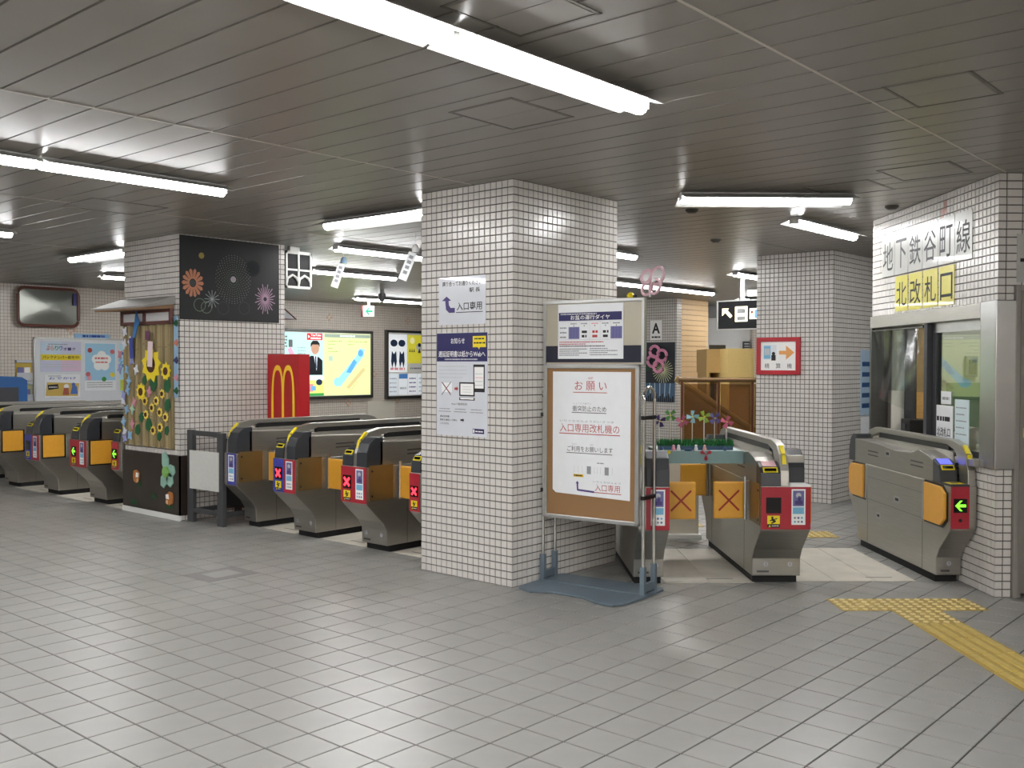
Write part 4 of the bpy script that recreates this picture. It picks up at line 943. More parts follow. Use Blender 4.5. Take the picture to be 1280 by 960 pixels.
# ------------------------------------------------------------------ hanging white window panel beside the banner
t = thing('window_panel', (5.96, 8.30, 2.23), 0, 'black panel with white crossed window bars hanging by the ceiling', 'panel')
MB().box((.0, .0, 0), (.32, .10, .36), mat('panel_black', '0c0c0d', .7)).build('box', t); 
WB = WHITEM
for a, c in (((.02, -.012, -.01), (.34, 0, .015)), ((.02, -.012, .34), (.34, 0, .37)), ((.02, -.012, -.01), (.04, 0, .37)), ((.32, -.012, -.01), (.34, 0, .37)), ((.168, -.014, 0), (.186, -.001, .36)), ((.02, -.014, .17), (.34, -.001, .188))): MB().box(a, c, WB).build('window_bar', t)
for cx in (.1, .25):
    q = MB(); q.tube([(cx-.075, -.01, .03), (cx-.06, -.01, .09), (cx, -.01, .125), (cx+.05, -.01, .10), (cx+.075, -.01, .06)], .013, WB, 6); q.build('white_curve', t, smooth=True)
MB().box((-.03, .0, -.03), (.0, .1, .39), BLACK).build('side_post', t)
MB().box((.1, .03, .36), (.22, .08, CEIL-2.23), WHITEM).build('hanger', t)
# wind chimes with paper strips
def chime(x, y, L_, label, bell, tilt, sy):
    o = thing('wind_chime', (x, y, CEIL), 0, label, 'wind chime')
    MB().tube([(0, 0, 0), (0, 0, -L_)], .002, WHITEM, 5).build('cord', o)
    MB().lathe([(.035, -L_-.075), (.034, -L_-.04), (.02, -L_-.008), (.004, -L_)], (0, 0, 0), bell, 12).build('bell', o, smooth=True)
    s_ = MB(); s_.box((-.04, -.001, -.33), (.04, .001, -.06), PAPER); st_ = s_.build('paper_strip', o, (0, 0, -L_-.02)); st_.rotation_euler = (0, tilt, -.85)
    q = MB(); [q.rect(-.02, -.12-.05*k, .018, -.09-.05*k, -.0022, GREY) for k in range(4)]; q.build('lettering', st_)
chime(6.2, 6.62, .10, 'wind chime with white paper strip hanging closest to the centre pillar', mat('bell_white', 'e4e4e4', .2, coat=.5), .38, 0)
chime(6.85, 8.45, .03, 'wind chime with blue bell and slim paper strip hanging mid ceiling', mat('bell_blue', '8aa6c4', .2, coat=.5), .32, 0)

# ------------------------------------------------------------------ things on the far wall (y = 15.4)
WY = 15.398
def onw(name, x0, z0, x1, z1, mm, label, cat, th=.03): return MB().box((-(x1-x0)/2, -th, 0), ((x1-x0)/2, 0, z1-z0), mm).build(name, None, ((x0+x1)/2, WY, z0), 0, label, cat)
# traffic-style mirror
t = thing('convex_mirror', (6.66, 15.30, 2.02), 0, 'rounded rectangular convex mirror with brown rim on the far wall', 'mirror')
def rrect(w_, h_, r, n=5):
    p = []
    for cx, cz, a0 in ((w_-r, h_-r, 0), (-w_+r, h_-r, PI/2), (-w_+r, -h_+r, PI), (w_-r, -h_+r, 1.5*PI)):
        for k in range(n+1): a = a0+PI/2*k/n; p.append((cx+r*math.cos(a), cz+r*math.sin(a)))
    return p
g = MB(); MIR = mat('mirror_glass', '83857f', .32, 1.)
rings = []; 
for f_, dd in ((1, 0), (.85, 0), (.7, 0), (.5, 0), (.3, 0), (.12, 0)): rings.append([(a*f_, -.02-.04*(1-(a*f_/.44)**2)*(1-(b*f_/.27)**2), .29+b*f_) for a, b in rrect(.44, .27, .09)])
n = len(rings[0]); pts = [p for r in rings for p in r]; fs = []
for i in range(len(rings)-1):
    for k in range(n): fs.append((i*n+k, i*n+(k+1) % n, (i+1)*n+(k+1) % n, (i+1)*n+k))
fs.append(tuple(range((len(rings)-1)*n, len(rings)*n))); g.add(pts, fs, MIR); gm = g.build('mirror_glass', t, smooth=True)
r_ = MB(); r_.tube([(a, -.02, .29+b) for a, b in rrect(.455, .285, .10)], .024, mat('mirror_rim', '6a3f35', .4), 8, closed=True); r_.build('rim', t, smooth=True)
MB().box((-.43, -.01, .03), (.43, .0, .55), DARKM).build('back_plate', t); MB().box((-.05, 0, .2), (.05, .09, .35), DARKM).build('bracket', t)
MB().box((.36, -.06, .33), (.41, -.05, .52), mat('indigo_tag', '2c2670', .5)).build('blue_tag', t)
# white poster board
t = onw('poster_board', 6.48, .86, 8.5, 1.83, mat('board_white', 'd9dce0', .4, var=.02), 'white wall board with colourful posters behind the gates', 'notice board', .04)
for a, c in (((-1.03, -.05, -.02), (1.03, -.035, .0)), ((-1.03, -.05, .965), (1.03, -.035, .99)), ((-1.03, -.05, -.02), (-1.0, -.035, .99))): MB().box(a, c, ALU).build('frame', t)
def poster(x0, z0, x1, z1, mm, label, y=WY-.042, cat='poster'):
    return MB().box((-(x1-x0)/2, -.003, 0), ((x1-x0)/2, 0, z1-z0), mm).build('poster', None, ((x0+x1)/2, y, z0), 0, label, cat)
p = poster(6.56, 1.32, 7.19, 1.79, mat('pastel_lilac', 'c9cbe0', .5), 'pastel poster with a yellow band on the white wall board')
q = MB(); q.rect(-.31, .18, .31, .27, -.0036, YEL); q.rect(-.31, .27, .0, .46, -.0036, mat('pastel_blue', 'c2d6e6', .5)); q.rect(0, .01, .31, .18, -.0036, mat('pastel_pink', 'dcc0d6', .5)); q.build('print', p)
q = MB()
for k, ch in enumerate('ぷらりウォーク'): q.text(ch, -.20+.066*k, .33, .075 if k < 4 else .05, -.0045, (REDI, mat('orange_print', 'd2752a', .6), GREENP, mat('blue_ink', '30439b', .6), VIOL, VIOL, INK)[k], width=.056, bold=.02)
q.text('バックナンバー配布中!', 0, .20, .05, -.0045, INK, width=.57, bold=.02); q.dashes(-.2, .42, .1, .014, -.0045, GREY, 2); q.dashes(-.28, .11, .2, .012, -.0045, LGREY, 3); q.dashes(-.28, .07, .25, .012, -.0045, LGREY, 4); q.build('lettering', p)
p = poster(6.62, .92, 7.17, 1.28, PAPER, 'poster with a yellow cartoon panel low on the white wall board')
q = MB(); q.shape([(-.26, .03), (.24, .02), (.26, .22), (-.24, .24)], -.0036, mat('ochre_print', 'cfae55', .5)); q.shape([(-.22, .12), (-.06, .14), (-.07, .21), (-.23, .2)], -.0042, INK); q.disc(.06, .17, .04, -.0042, WHITE); q.shape([(.0, .04), (.1, .04), (.09, .15), (.02, .15)], -.0046, mat('brick_print', 'a5543c', .5)); q.disc(.17, .2, .03, -.0042, mat('blue_fig', '4a6fb5', .5)); q.shape([(.12, .05), (.24, .05), (.22, .18), (.15, .18)], -.0046, mat('blue_fig', '4a6fb5', .5)); q.build('print', p)
q = MB(); q.text('おでかけ', -.0, .28, .04, -.0046, mat('blue_ink', '30439b', .6), width=.42, bold=.01); q.dashes(-.22, .33, -.02, .012, -.0045, GREY, 6); q.dashes(-.21, .155, -.08, .018, -.0052, LGREY, 7); q.build('lettering', p)
p = poster(7.24, 1.02, 7.76, 1.78, PAPER, 'light blue poster with a white flower badge on the white wall board')
q = MB(); SK = mat('sky_print', '9fcbe4', .5); q.rect(-.25, .16, .25, .75, -.0036, SK)
for k in range(5): a = 2*PI*k/5+.3; q.disc(.02+.09*math.cos(a), .47+.09*math.sin(a), .075, -.0042-.0002*k, WHITE)
q.disc(.02, .47, .09, -.0054, WHITE)
for x, z, mm in ((-.18, .2, PINK), (-.17, .64, REDI), (.2, .62, mat('coral', 'cf6a6a', .5)), (.2, .25, YEL), (.06, .18, GREENP), (-.2, .26, mat('coral', 'cf6a6a', .5))): q.disc(x, z, .04, -.0044, mm, 8)
q.build('print', p); q = MB(); q.dashes(-.09, .50, .12, .03, -.0062, mat('coral', 'cf6a6a', .5), 3); q.dashes(-.08, .44, .12, .022, -.0062, mat('coral', 'cf6a6a', .5), 4)
for k in range(3): q.dashes(-.22, .12-.035*k, .2, .012, -.0042, GREY, 11+k)
q.build('lettering', p)
p = poster(7.82, .99, 8.3, 1.77, mat('cyan_print', 'b5dcea', .5), 'light cyan poster partly hidden by the bamboo screen')
q = MB(); q.rect(-.23, .02, .2, .2, -.0036, mat('lime_print', 'c9d24a', .5)); q.dashes(-.2, .6, .2, .05, -.0036, mat('blue_fig', '4a6fb5', .5), 2); q.dashes(-.2, .4, .2, .05, -.0036, mat('blue_fig', '4a6fb5', .5), 3); q.build('print', p)
t = onw('label_strip', 7.1, 1.845, 7.68, 1.92, mat('strip_blue', '8fb8d8', .5), 'light blue title strip above the white wall board', 'sign', .01)
q = MB(); q.dashes(-.16, .022, .2, .035, -.011, mat('blue_ink', '30439b', .6), 9); q.build('lettering', t)
for z, lab, c2 in ((1.19, 'upper yellow leaflet rack beside the white wall board', 'c2a53a'), (.86, 'lower leaflet rack with purple prints beside the white wall board', 'b9bb8a')):
    t = thing('leaflet_rack', (6.325, WY, z), 0, lab, 'leaflet rack')
    MB().box((-.12, -.01, 0), (.12, 0, .31), mat('rack_'+c2, c2, .5)).build('back', t); MB().box((-.115, -.05, 0), (.115, -.045, .12), LGREY).build('pocket', t)
    for k in range(2): MB().box((-.10+.1*k, -.035, .02), (-.015+.1*k, -.03, .2), (WHITE, PURP)[k if z < 1 else 1-k]).build('leaflet', t)
    MB().box((-.12, -.055, .27), (.12, 0, .31), LGREY).build('top_lip', t)
t = thing('blue_cabinet', (5.9, 15.1, 0), 0, 'blue machine cabinet cut by the left edge against the far wall', 'cabinet')
MB().prism([(-.5, 0), (.28, 0), (.28, 1.2), (.20, 1.25), (-.5, 1.29)], 'y', -.2, .28, mat('cabinet_blue', '1f5c9c', .4)).build('body', t, bevel=.01); MB().box((-.4, -.205, .75), (.15, -.2, 1.1), DARKM).build('front_panel', t)
# lightboxes
def lightbox(x0, z0, x1, z1, label):
    t = thing('light_box', ((x0+x1)/2, WY, z0), 0, label, 'lightbox'); w_, h_ = (x1-x0)/2, z1-z0
    MB().box((-w_+.05, -.06, .05), (w_-.05, 0, h_-.05), WHITEM).build('case', t)
    for a, c in (((-w_, -.09, 0), (w_, 0, .06)), ((-w_, -.09, h_-.05), (w_, 0, h_)), ((-w_, -.09, .05), (-w_+.05, 0, h_-.05)), ((w_-.05, -.09, .05), (w_, 0, h_-.05))): MB().box(a, c, STEELD).build('frame', t, bevel=.008)
    return t
def lit(name, c, e=.55): return mat('lit_'+name, c, .4, emit=e)
lb = lightbox(10.80, .77, 13.17, 2.12, 'backlit poster case with portrait poster and yellow map')
p = MB().box((-1.12, -.064, .07), (-.045, -.061, 1.28), lit('teal', 'b5dedb')).build('portrait_poster', lb)
q = MB(); y = -.0665
q.shape([(-.50, .47), (-.08, .47), (-.08, .75), (-.15, .80), (-.22, .84), (-.36, .84), (-.44, .78)], y, lit('suit', '24282e', .1)); q.shape([(-.29, .84), (-.22, .55), (-.20, .84)], y-.001, lit('shirt', 'dfe8ee')); q.line(-.245, .83, -.235, .6, .03, y-.002, lit('tie', '28406e', .2))
q.disc(-.255, .98, .115, y-.001, lit('skin', 'c79a80', .4), 16, .85); q.shape([(-.365, 1.0), (-.36, 1.08), (-.31, 1.13), (-.2, 1.13), (-.15, 1.08), (-.145, 1.0), (-.18, 1.055), (-.32, 1.055)], y-.002, lit('hair', '1d1c1e', .05))
q.rect(-.45, 1.14, -.08, 1.27, y, lit('logo_red', 'd8242c')); q.shape([(-.42, 1.175), (-.42, 1.235), (-.37, 1.205)], y-.001, lit('white', 'ffffff'))
q.rect(-1.12, .38, -.05, .46, y, lit('pale', 'dff0f4')); q.rect(-.55, .12, -.05, .37, y, lit('lime', 'd8e07a')); q.rect(-.55, .07, -.05, .12, y, lit('leaf', '3f9a4a')); q.rect(-.52, .15, -.3, .3, y-.001, lit('rose', 'd98a8a')); q.rect(-.36, .17, -.24, .26, y-.002, lit('blue', '6aa4cf')); q.disc(-.16, .33, .06, y-.001, lit('navy', '2d3a5e', .2), 10, 1.3)
q.line(-.86, .98, -.68, .68, .10, y-.0015, lit('rose2', 'd9a0ba')); q.rect(-.96, .8, -.72, .83, y-.002, lit('viol', '5b5494', .3)); q.rect(-.87, 1.0, -.78, 1.14, y-.001, lit('gy', '6f7276', .2))
q.rect(-1.12, .1, -.98, 1.08, y-.0025, lit('slate', '5e6a70', .2)); q.build('print', p)
q = MB(); q.text('YouTube', -.235, 1.215, .042, y-.002, lit('white', 'ffffff'), width=.25, bold=.02); q.dashes(-.36, 1.16, -.12, .03, y-.002, lit('white', 'ffffff'), 4)
for k in range(5): q.dashes(-.66, .98-.055*k, -.48, .022, y-.001, lit('gy2', '9fb5b8', .3), 40+k)
for k in range(4): q.dashes(-1.06, 1.18-.06*k, -.9, .03, y-.001, lit('gy', '6f7276', .2), 50+k)
q.build('lettering', p)
p = MB().box((-.035, -.064, .07), (1.13, -.061, 1.28), lit('map_yellow', 'dfe8a0', .5)).build('station_map', lb)
q = MB(); CY = lit('cyan', '8fd2ea', .6)
q.rect(-.03, 1.20, 1.12, 1.27, y, lit('map_head', '9fb0a0', .3))
q.shape([(.22, .28), (.36, .24), (.95, .84), (.98, .98), (.84, 1.0), (.78, .86), (.30, .40)], y, CY); q.shape([(.5, .52), (.62, .5), (.78, .72), (.7, .78)], y-.001, lit('mid_blue', '5aa0d8', .5)); q.disc(.87, .9, .07, y-.001, lit('mid_blue', '5aa0d8', .5))
q.shape([(.5, .22), (.58, .18), (1.0, .56), (.94, .62)], y, lit('tan', 'c9bb86', .5)); q.line(.6, .14, .8, .34, .01, y, lit('tan2', 'a09466', .4)); q.rect(.96, .24, 1.06, .33, y, lit('sq', 'cfd2a0', .5)); q.rect(.07, .74, .17, .84, y, lit('sq2', 'a9bfae', .5)); q.disc(.28, .33, .09, y-.001, CY, 10); q.build('print', p)
q = MB()
for k, (x, z, l) in enumerate(((.05, 1.12, .35), (.05, 1.06, .2), (.55, 1.12, .3), (.55, 1.06, .16), (.85, 1.12, .2), (.05, .98, .12), (.05, .92, .25))): q.dashes(x, z, x+l, .018, y-.001, lit('map_txt', '9aa86a', .4), 60+k)
q.dashes(.35, 1.22, .75, .03, y-.001, lit('white', 'ffffff'), 77); q.build('lettering', p)
lb = lightbox(13.54, .73, 15.6, 2.16, 'poster case with uniform posters beside the centre pillar')
for k, (x0, x1, z0, z1, c, lab) in enumerate(((-.97, -.45, .56, 1.34, 'e9eef0', 0), (-.42, .1, .56, 1.34, 'cfc63a', 1), (-.97, -.70, .08, .52, 'd4dce2', 2), (-.68, -.44, .08, .52, 'dde2e6', 3), (-.42, -.16, .08, .52, 'e1e4e8', 4), (-.14, .12, .08, .52, 'dfe6ee', 5))):
    p = MB().box((x0, -.066, z0), (x1, -.061, z1), lit('p'+c, c, .25)).build('small_poster', lb); q = MB(); UN = lit('uniform', '26364f', .05); ym = -.068
    if lab == 0:
        for cx in (-.82, -.60): q.disc(cx, 1.16, .075, ym, UN, 10, 1.35); q.shape([(cx-.08, .78), (cx-.06, 1.0), (cx, .93), (cx+.06, 1.0), (cx+.08, .78), (cx+.05, .64), (cx, .78), (cx-.05, .64)], ym, UN)
        q.dashes(-.92, .60, -.5, .05, ym, lit('rosetxt', 'd08a90', .2), 5)
    elif lab == 1:
        q.rect(-.42, .56, .1, .74, ym, WHITE); q.disc(-.3, 1.22, .07, ym, lit('p_pale', 'e6e3a8', .2)); q.disc(-.1, 1.08, .09, ym, WHITE); q.disc(-.1, 1.13, .045, ym-.001, UN, 8); q.shape([(-.14, .96), (-.1, 1.08), (-.06, .96)], ym-.001, UN); [q.shape([(-.39+.06*i, .98), (-.37+.06*i, 1.06), (-.35+.06*i, .98)], ym, INK) for i in range(3)]; q.dashes(-.36, .62, .05, .03, ym-.001, GREY, 8)
    elif lab == 3: q.rect(x0, .42, x1, .52, ym, lit('hd', '4a78b5', .2)); q.dashes(x0+.03, .2, x1-.03, .04, ym, LGREY, 9)
    else:
        for i in range(4): q.dashes(x0+.03, .14+.09*i, x1-.04, .025, ym, (LGREY, PURP, LGREY)[lab % 3], 20+i+lab)
    q.build('print', p)
t = onw('wall_plate', 13.08, .30, 13.82, .70, mat('cream_plate', 'd8d2c4', .5), 'plain cream plate low on the far wall', 'panel', .02)
# small triangular corner mirror frame
t = thing('triangle_frame', (10.98, WY, 2.29), 0, 'small brown triangular frame high on the far wall', 'frame')
q = MB(); q.tube([(0, -.03, 0), (0, -.03, .24), (.34, -.03, 0)], .02, mat('mirror_rim', '6a3f35', .4), 6, closed=True); q.build('frame', t); MB().prism([(.01, .01), (.01, .22), (.31, .01)], 'y', -.03, -.015, LGREY).build('panel', t)
# exit sign and dome camera
t = thing('exit_sign', (11.55, 13.55, 2.30), -.6, 'white hanging exit sign with green arrow', 'exit sign')
MB().box((-.10, -.03, 0), (.10, .03, .19), mat('exit_face', 'eef4ef', .4, emit=.15)).build('box', t, bevel=.004); MB().box((-.02, -.01, .19), (.02, .01, .36), WHITEM).build('hanger', t)
q = MB(); arrow_left(q, 0, .095, .065, -.0315, mat('exit_green', '1f9a74', .5, emit=.2)); q.build('green_arrow', t)
MB().box((-.135, -.03, -.01), (-.105, .03, .2), mat('side_red', '6d2f33', .5)).build('side_cap', t)
t = thing('dome_camera', (10.55, 12.05, CEIL), 0, 'small grey dome camera hanging before the far wall', 'camera')
MB().lathe([(.03, 0), (.03, -.05), (.05, -.06)], (0, 0, 0), LGREY, 12).build('mount', t); MB().lathe([(.055, -.06), (.06, -.12), (.04, -.18), (.01, -.2)], (0, 0, 0), mat('dome_grey', '77777a', .2), 14).build('dome', t, smooth=True)

# ------------------------------------------------------------------ planter shelf across the closed passage
P = ST(6.72, 1.44)
t = thing('passage_shelf', (*P[:2], .775), CROT, 'grey green shelf board laid across the closed gate passage', 'shelf')
TEAL = mat('teal_board', '7d9a99', .5, var=.03)
MB().box((0, -.283, .075), (.42, .305, .085), mat('teal_light', 'b3c9c8', .4)).build('top_board', t); MB().box((-.006, -.283, 0), (.006, .305, .085), TEAL).build('front_board', t); MB().box((.41, -.283, 0), (.42, .305, .085), TEAL).build('back_board', t)
def sh(s, tt, z=.0): v = Vector(P)+CD*s-DD*0+Vector((0, 0, 0)); w_ = ST(6.72+s, tt); return (w_[0], w_[1], .860+z)
pl = thing('turf_planter', sh(.12, 1.45), CROT, 'long planter of green artificial turf on the passage shelf', 'planter')
MB().box((-.045, -.22, 0), (.045, .29, .03), mat('planter_blue', '2d4c66', .5)).build('tray', pl)
tf = MB(); rnd = random.Random(3)
for k in range(1400):
    x, y = rnd.uniform(-.05, .05), rnd.uniform(-.225, .295); h_ = rnd.uniform(.03, .055); a = rnd.uniform(0, PI); dx, dy = .004*math.cos(a), .004*math.sin(a)
    tf.add([(x-dx, y-dy, .03), (x+dx, y+dy, .03), (x+rnd.uniform(-.012, .012), y+rnd.uniform(-.012, .012), .03+h_)], [(0, 1, 2)], TURF if k % 3 else TURF2) if False else tf.add([(x-dx, y-dy, .028), (x+dx, y+dy, .028), (x+rnd.uniform(-.012, .012), y+rnd.uniform(-.012, .012), .03+h_)], [(0, 1, 2)], mat('turf_green', '1f6b34', .7) if k % 3 else mat('turf_green_light', '2e8a45', .7))
tf.build('turf', pl, kind='stuff', recalc=False); MB().box((-.045, -.22, .03), (.045, .29, .045), mat('turf_base', '174d27', .9)).build('turf_base', pl)
PW_ = [('3b2a63', 'dark purple'), ('4f8a3c', 'green'), ('b05a78', 'rose'), ('8fc3d2', 'light blue'), ('8fae3a', 'lime'), ('5a5490', 'violet'), ('c05a78', 'pink')]
for k, (c_, nm) in enumerate(PW_):
    tt = 1.16+.078*k; hh = (.17, .21, .17, .20, .20, .19, .165)[k]
    o = thing('pinwheel', sh(.10+.02*(k % 2), tt, .03), CROT, f'{nm} paper pinwheel on a stick in the turf planter', 'pinwheel')
    MB().tube([(0, 0, 0), (0, 0, hh)], .0035, (WHITEM, BEIGE)[k % 2], 6).build('stick', o)
    pm_ = mat('pinwheel_'+c_, c_, .5)
    for i in range(4):
        a = PI/2*i+.4*k; ca, sa = math.cos(a), math.sin(a)
        pts = [(0, 0, -.012), (.044, .0, -.006), (.036, .030, -.024), (.010, .018, -.018)]
        q = MB(); q.M = Matrix(((0, 0, 1, 0), (-1, 0, 0, 0), (0, 1, 0, hh), (0, 0, 0, 1))) @ Matrix.Rotation(a, 4, 'Z')
        q.add([(u, v, w_) for u, v, w_ in pts]+[(u, v, w_+.002) for u, v, w_ in pts], [(0, 1, 2, 3), (7, 6, 5, 4), (0, 4, 5, 1), (1, 5, 6, 2), (2, 6, 7, 3), (3, 7, 4, 0)], pm_); q.build('blade', o)
    MB().lathe([(.005, -.03), (.005, 0)], (0, 0, hh), YEL, 6, 'x').build('hub', o)
for k, (tt, mm, lab) in enumerate(((1.245, PINK, 'tiny pink figurine on the passage shelf'), (1.28, WHITE, 'tiny white figurine closest to the pink one on the shelf'), (1.40, WHITE, 'tiny white figurine in the middle of the shelf'), (1.46, mat('figure_rose', 'd9a7a0', .5), 'tiny rose figurine by the red paper flower'), (1.165, mat('pot_blue', '33507a', .4), 'tiny blue pot at the stand end of the shelf'), (1.60, mat('pot_blue', '33507a', .4), 'tiny blue pot at the gate end of the shelf'), (1.345, mat('dish_blue', '24466b', .4), 'tiny flat blue dish on the shelf'))):
    o = thing('figurine', sh(.02, tt), CROT, lab, 'figurine')
    hgt = .012 if 'dish' in lab else .026
    MB().lathe([(.010, 0), (.014, hgt*.4), (.009, hgt)] if 'dish' not in lab else [(.025, 0), (.03, hgt)], (0, 0, 0), mm, 10).build('body', o, smooth=True)
    if 'figurine' in lab: MB().lathe([(0, .024), (.009, .028), (.010, .036), (0, .044)], (0, 0, 0), mm, 10).build('head', o, smooth=True)
for tt, mm, lab in ((1.18, YEL, 'yellow paper flower hanging off the shelf front'), (1.46, mat('crimson_paper', 'a01830', .6), 'crimson paper bow hanging off the shelf front')):
    o = thing('paper_bow', (*ST(6.706, tt)[:2], .838), CROT, lab, 'paper ornament')
    for i in range(3):
        a = 2.1*i+.5; q = MB(); q.prism([(0, 0), (.035*math.cos(a-.4), .035*math.sin(a-.4)), (.045*math.cos(a), .045*math.sin(a)), (.035*math.cos(a+.4), .035*math.sin(a+.4))], 'x', -.012, -.006, mm); q.build('petal', o)
# white stop card standing beyond the flaps
t = thing('floor_sign', ST(8.25, 1.55), CROT, 'pale standing card sign seen reversed beyond the crossed flaps', 'sign')
q = MB().box((0, -.19, .03), (.012, .13, .64), mat('card_pale', 'cfcabb', .5)).build('card', t); q2 = MB(); q2.M = Matrix(((0, 1, 0, -.001), (1, 0, 0, 0), (0, 0, 1, 0), (0, 0, 0, 1))); q2.text('使用', .02, .24, .09, 0, LGREY, width=.22); q2.build('lettering', q); MB().box((-.08, -.2, 0), (.1, .14, .03), WHITEM).build('foot', t)

# ------------------------------------------------------------------ right pillar sign and poster
t = MB().box((-.235, -.02, 0), (.235, 0, .38), WHITE).build('framed_sign', None, (9.899, 4.85, 1.36), -PI/2, 'red framed fare adjustment sign with an orange arrow', 'sign')
RF = mat('frame_red', 'b0202c', .4)
for a, c in (((-.25, -.035, -.01), (.25, 0, .035)), ((-.25, -.035, .345), (.25, 0, .39)), ((-.25, -.035, .035), (-.205, 0, .345)), ((.205, -.035, .035), (.25, 0, .345))): MB().box(a, c, RF).build('frame', t)
q = MB(); y = -.021; q.rect(-.17, .16, -.09, .30, y, LBLUE); q.rect(-.16, .20, -.10, .27, y-.0006, LGREY); q.rect(-.165, .15, -.02, .31, y+.0004, mat('very_pale', 'dfe3e8', .5)); q.disc(-.055, .215, .02, y, INK, 8); q.rect(-.08, .14, -.03, .20, y, INK)
OA = mat('arrow_orange', 'e8a35c', .5); q.shape([(.01, .205), (.09, .205), (.09, .15), (.185, .225), (.09, .30), (.09, .245), (.01, .245)], y, OA); q.build('print', t)
q = MB(); [q.text(ch, -.13+.13*k, .055, .055, y, INK, width=.055) for k, ch in enumerate('精算機')]; q.build('lettering', t)
t = MB().box((-.24, -.006, 0), (.24, 0, .72), mat('poster_bluegrey', 'a9c3d6', .4)).build('poster', None, (10.87, 4.249, .90), 0, 'blue striped poster on the pillar side by the booth', 'poster')
q = MB(); [q.rect(-.21, .08+.115*k, .2, .13+.115*k, -.007, mat('deep_blue_print', '2c4f80', .5)) for k in range(5)]; q.build('print', t)
sheet('paper_sheet', (10.87, 4.249, .67), 0, .44, .21, PAPER, 'plain white sheet under the blue striped poster')
# ------------------------------------------------------------------ distant pillar plate, poster, direction sign
t = MB().box((-.125, -.012, 0), (.125, 0, .36), WHITE).build('letter_plate', None, (15.199, 9.85, 1.90), -PI/2, 'white plate with a black letter A on the distant pillar', 'sign')
q = MB(); q.text('A', 0, .12, .19, -.013, INK, width=.17, bold=.03); q.text('御堂筋線', 0, .035, .03, -.013, INK, width=.18) if False else q.dashes(-.09, .04, .09, .03, -.013, INK, 12); q.build('lettering', t)
t = MB().box((-.31, -.012, 0), (.31, 0, 1.08), mat('night_print', '20262c', .4, var=.2, scale=3)).build('poster', None, (15.198, 9.76, .78), -PI/2, 'dark fireworks poster under the letter A plate', 'poster')
q = MB(); y = -.013
for k in range(26):
    a = 2*PI*k/26; q.line(.06+.03*math.cos(a), .58+.03*math.sin(a), .06+.22*math.cos(a), .58+.22*math.sin(a)-.02, .010, y-.0003*(k % 3), mat('spark_pale', 'd6dbb0', .6))
q.rect(-.31, 0, .31, .34, y, mat('dusk_blue', '44607c', .5))
for k in range(5): q.line(-.2+.1*k, .10, -.22+.11*k, .34, .014, y-.001, mat('spark_white', 'c9d6de', .6))
for k in range(14): q.rect(-.3+.043*k, .0, -.27+.043*k, .07+.04*((k*7) % 3), y-.0015, INK)
q.shape([(-.31, .55), (-.12, .6), (-.08, .66), (-.31, .75)], y, mat('leaf_dark', '1e4a32', .6)); q.build('print', t)
t = thing('ring_ornament', (15.15, 9.80, 1.52), -PI/2, 'pink twisted balloon rings in front of the fireworks poster', 'ornament')
for k, (dx, dz, rr) in enumerate(((-.1, .0, .10), (.04, -.1, .10), (.1, .1, .10), (-.04, .17, .10))):
    MB().tube([(dx+rr*math.cos(a), -.02*(k % 2), dz+rr*math.sin(a)) for a in [2*PI*i/16 for i in range(16)]], .028, mat('balloon_rose', 'd98fae', .3, coat=.4), 8, closed=True).build('ring', t, smooth=True)
t = thing('direction_sign', (11.7, 6.0, 1.93), -PI/2, 'black hanging direction sign with lit arrow and pictograms', 'sign')
MB().box((-.61, 0, 0), (.7, .08, .36), mat('sign_black', '1e2024', .3)).build('box', t)
for a, c in (((-.63, -.01, -.015), (.72, .09, .0)), ((-.63, -.01, .36), (.72, .09, .375)), ((-.63, -.01, 0), (-.61, .09, .36))): MB().box(a, c, WHITEM).build('frame', t)
LW = mat('sign_lit', 'fff7d6', .5, emit=1.0); q = MB(); y = -.002
q.shape([(-.55, .27), (-.45, .27), (-.47, .245), (-.40, .17), (-.43, .14), (-.505, .215), (-.53, .19), (-.55, .17)], y, LW); q.build('arrow', t)
q = MB(); q.rect(-.36, .09, -.18, .29, y, LW); q.rect(-.33, .20, -.21, .26, y-.001, LGREY); q.rect(-.33, .11, -.21, .16, y-.001, LGREY); q.build('lift_pictogram', t)
q = MB(); q.rect(-.15, .12, -.02, .26, y, LW); q.rect(-.08, .13, -.03, .24, y-.001, mat('lit_blue', '3d62b5', .5, emit=.3)); q.disc(-.115, .21, .02, y-.001, mat('lit_red', 'c25a4a', .5), 8); q.build('toilet_pictogram', t)
q = MB(); q.rect(0, .12, .14, .26, y, LW); q.disc(.06, .18, .035, y-.001, GREY); q.build('wheelchair_pictogram', t)
MB().box((-.3, .03, .36), (-.26, .06, CEIL-1.93), WHITEM).build('hanger', t); MB().box((.3, .03, .36), (.34, .06, CEIL-1.93), WHITEM).build('hanger', t)
MB().box((-.2, .02, .42), (.7, .07, .50), WHITEM).build('lamp_cover', t)
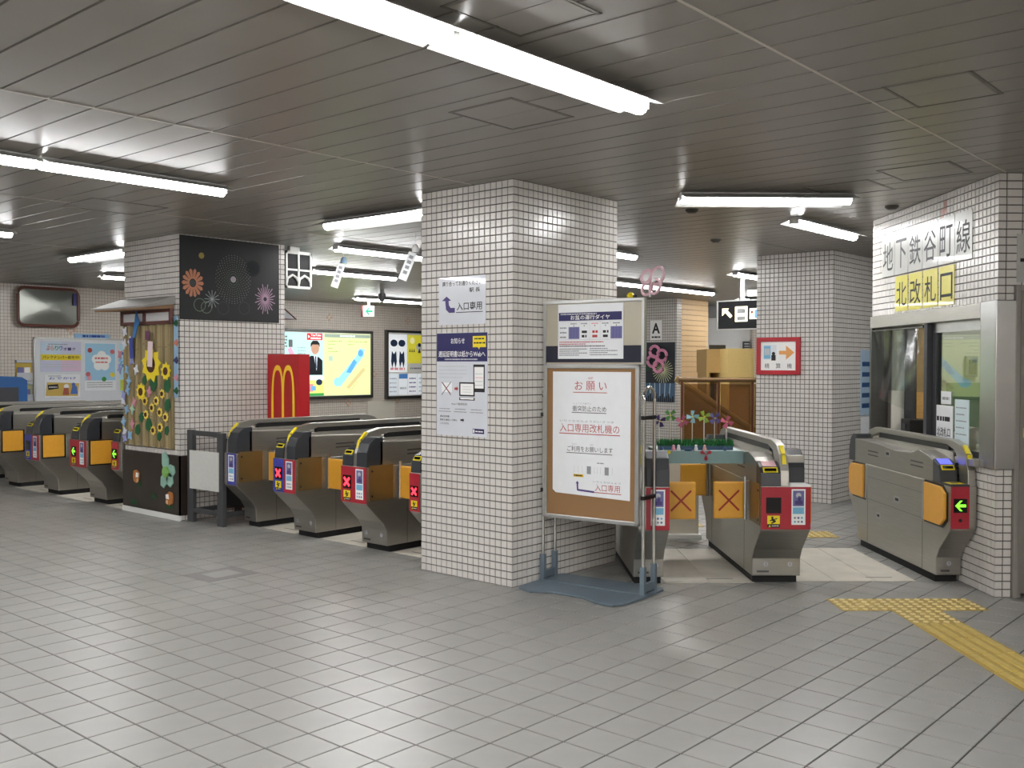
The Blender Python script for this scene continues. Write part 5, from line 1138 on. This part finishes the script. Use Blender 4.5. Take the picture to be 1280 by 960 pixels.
# ------------------------------------------------------------------ stairs and lift area far behind
wl = thing('trim_2', (0, 0, 0), YAW-PI/2, 'pale plain wall behind the lift', 'wall', None, 'structure')
MB().box((.6, 20.0, 0), (8.0, 20.2, 2.45), mat('pale_wall', 'e2e2e0', .6, var=.03)).build('wall_panel', wl); MB().box((.6, 19.8, 2.42), (8.0, 20.0, CEIL), mat('bulkhead_grey', '8d8f8e', .6)).build('bulkhead', wl)
MB().box((4.83, 19.8, 0), (8.0, 20.0, 2.42), WT).build('tiled_panel', wl)
CRM = mat('lift_cream', 'e2c47e', .5, var=.03, emit=.0); TAN = mat('lift_tan', 'b3935a', .5, var=.04)
lf = thing('lift_shaft', (0, 0, 0), YAW-PI/2, 'cream lift enclosure beyond the stair railing', 'lift')
MB().box((3.50, 16.0, .0), (3.94, 17.5, 1.72), CRM).build('shaft_box', lf); MB().box((3.28, 16.6, 1.32), (3.60, 17.5, 1.72), TAN).build('door_head', lf); MB().box((3.28, 16.6, 0), (3.33, 17.4, 1.32), TAN).build('door_jamb', lf); MB().box((3.40, 17.3, 0), (3.60, 17.4, 1.32), mat('lift_door', '9a9678', .4, .3)).build('door_leaf', lf)
MB().box((3.53, 15.97, 0), (3.92, 16.0, 1.10), mat('lift_wood', 'b28a4c', .5, var=.05)).build('lower_panel', lf); MB().box((3.53, 15.96, 1.10), (3.92, 16.0, 1.20), mat('lift_band', '8d6f3c', .5)).build('panel_band', lf); MB().box((3.84, 15.955, 0), (3.87, 15.97, 1.1), mat('lift_band', '8d6f3c', .5)).build('panel_seam', lf)
q = MB(); [q.box((3.36+.07*k, 16.7, 1.72), (3.62+.07*k, 16.8, 1.79), mat('box_dark', '3d3524', .6)) for k in range(1)]; q.build('roof_box', lf)
cb = thing('wall_control_box', (0, 0, 0), YAW-PI/2, 'dark louvred control box on the pale wall above the lift', 'control box'); MB().box((4.68, 19.9, 1.74), (4.80, 20, 1.93), DARKM).build('body', cb); [MB().box((4.69, 19.89, 1.77+.05*k), (4.79, 19.9, 1.79+.05*k), LGREY).build('louvre', cb) for k in range(3)]
rl = thing('stair_railing', (0, 0, 0), YAW-PI/2, 'stair railing with glass panels and brown handrail beyond the gates', 'railing')
BRN = mat('handrail_brown', '8a6c48', .3, .4); GB = glass_mat('railing_glass', 'd8c49a', .05, 1.45, .03)
MB().tube([(2.36, 14, 1.24), (3.9, 14, 1.24)], .035, BRN, 10).build('handrail', rl, smooth=True)
for x in (2.42, 2.94, 3.42, 3.74): MB().tube([(x, 14, 0), (x, 14, 1.22)], .018, mat('rail_post', '6e3a24', .4, .3), 8).build('post', rl)
for x0, x1 in ((2.45, 2.91), (2.97, 3.39), (3.45, 3.71)): MB().box((x0, 13.995, .08), (x1, 14.005, 1.18), GB).build('glass_panel', rl)
MB().tube([(2.5, 15.0, 1.25), (4.2, 15.0, .1)], .05, mat('stair_string', 'a5854f', .5), 8).build('stair_handrail', rl)
MB().prism([(2.62, 1.12), (2.95, 1.03), (3.6, .3), (3.6, 0), (2.62, 0)], 'y', 15.2, 15.3, mat('stair_wall', 'a07e50', .6)).build('stair_string_wall', rl)
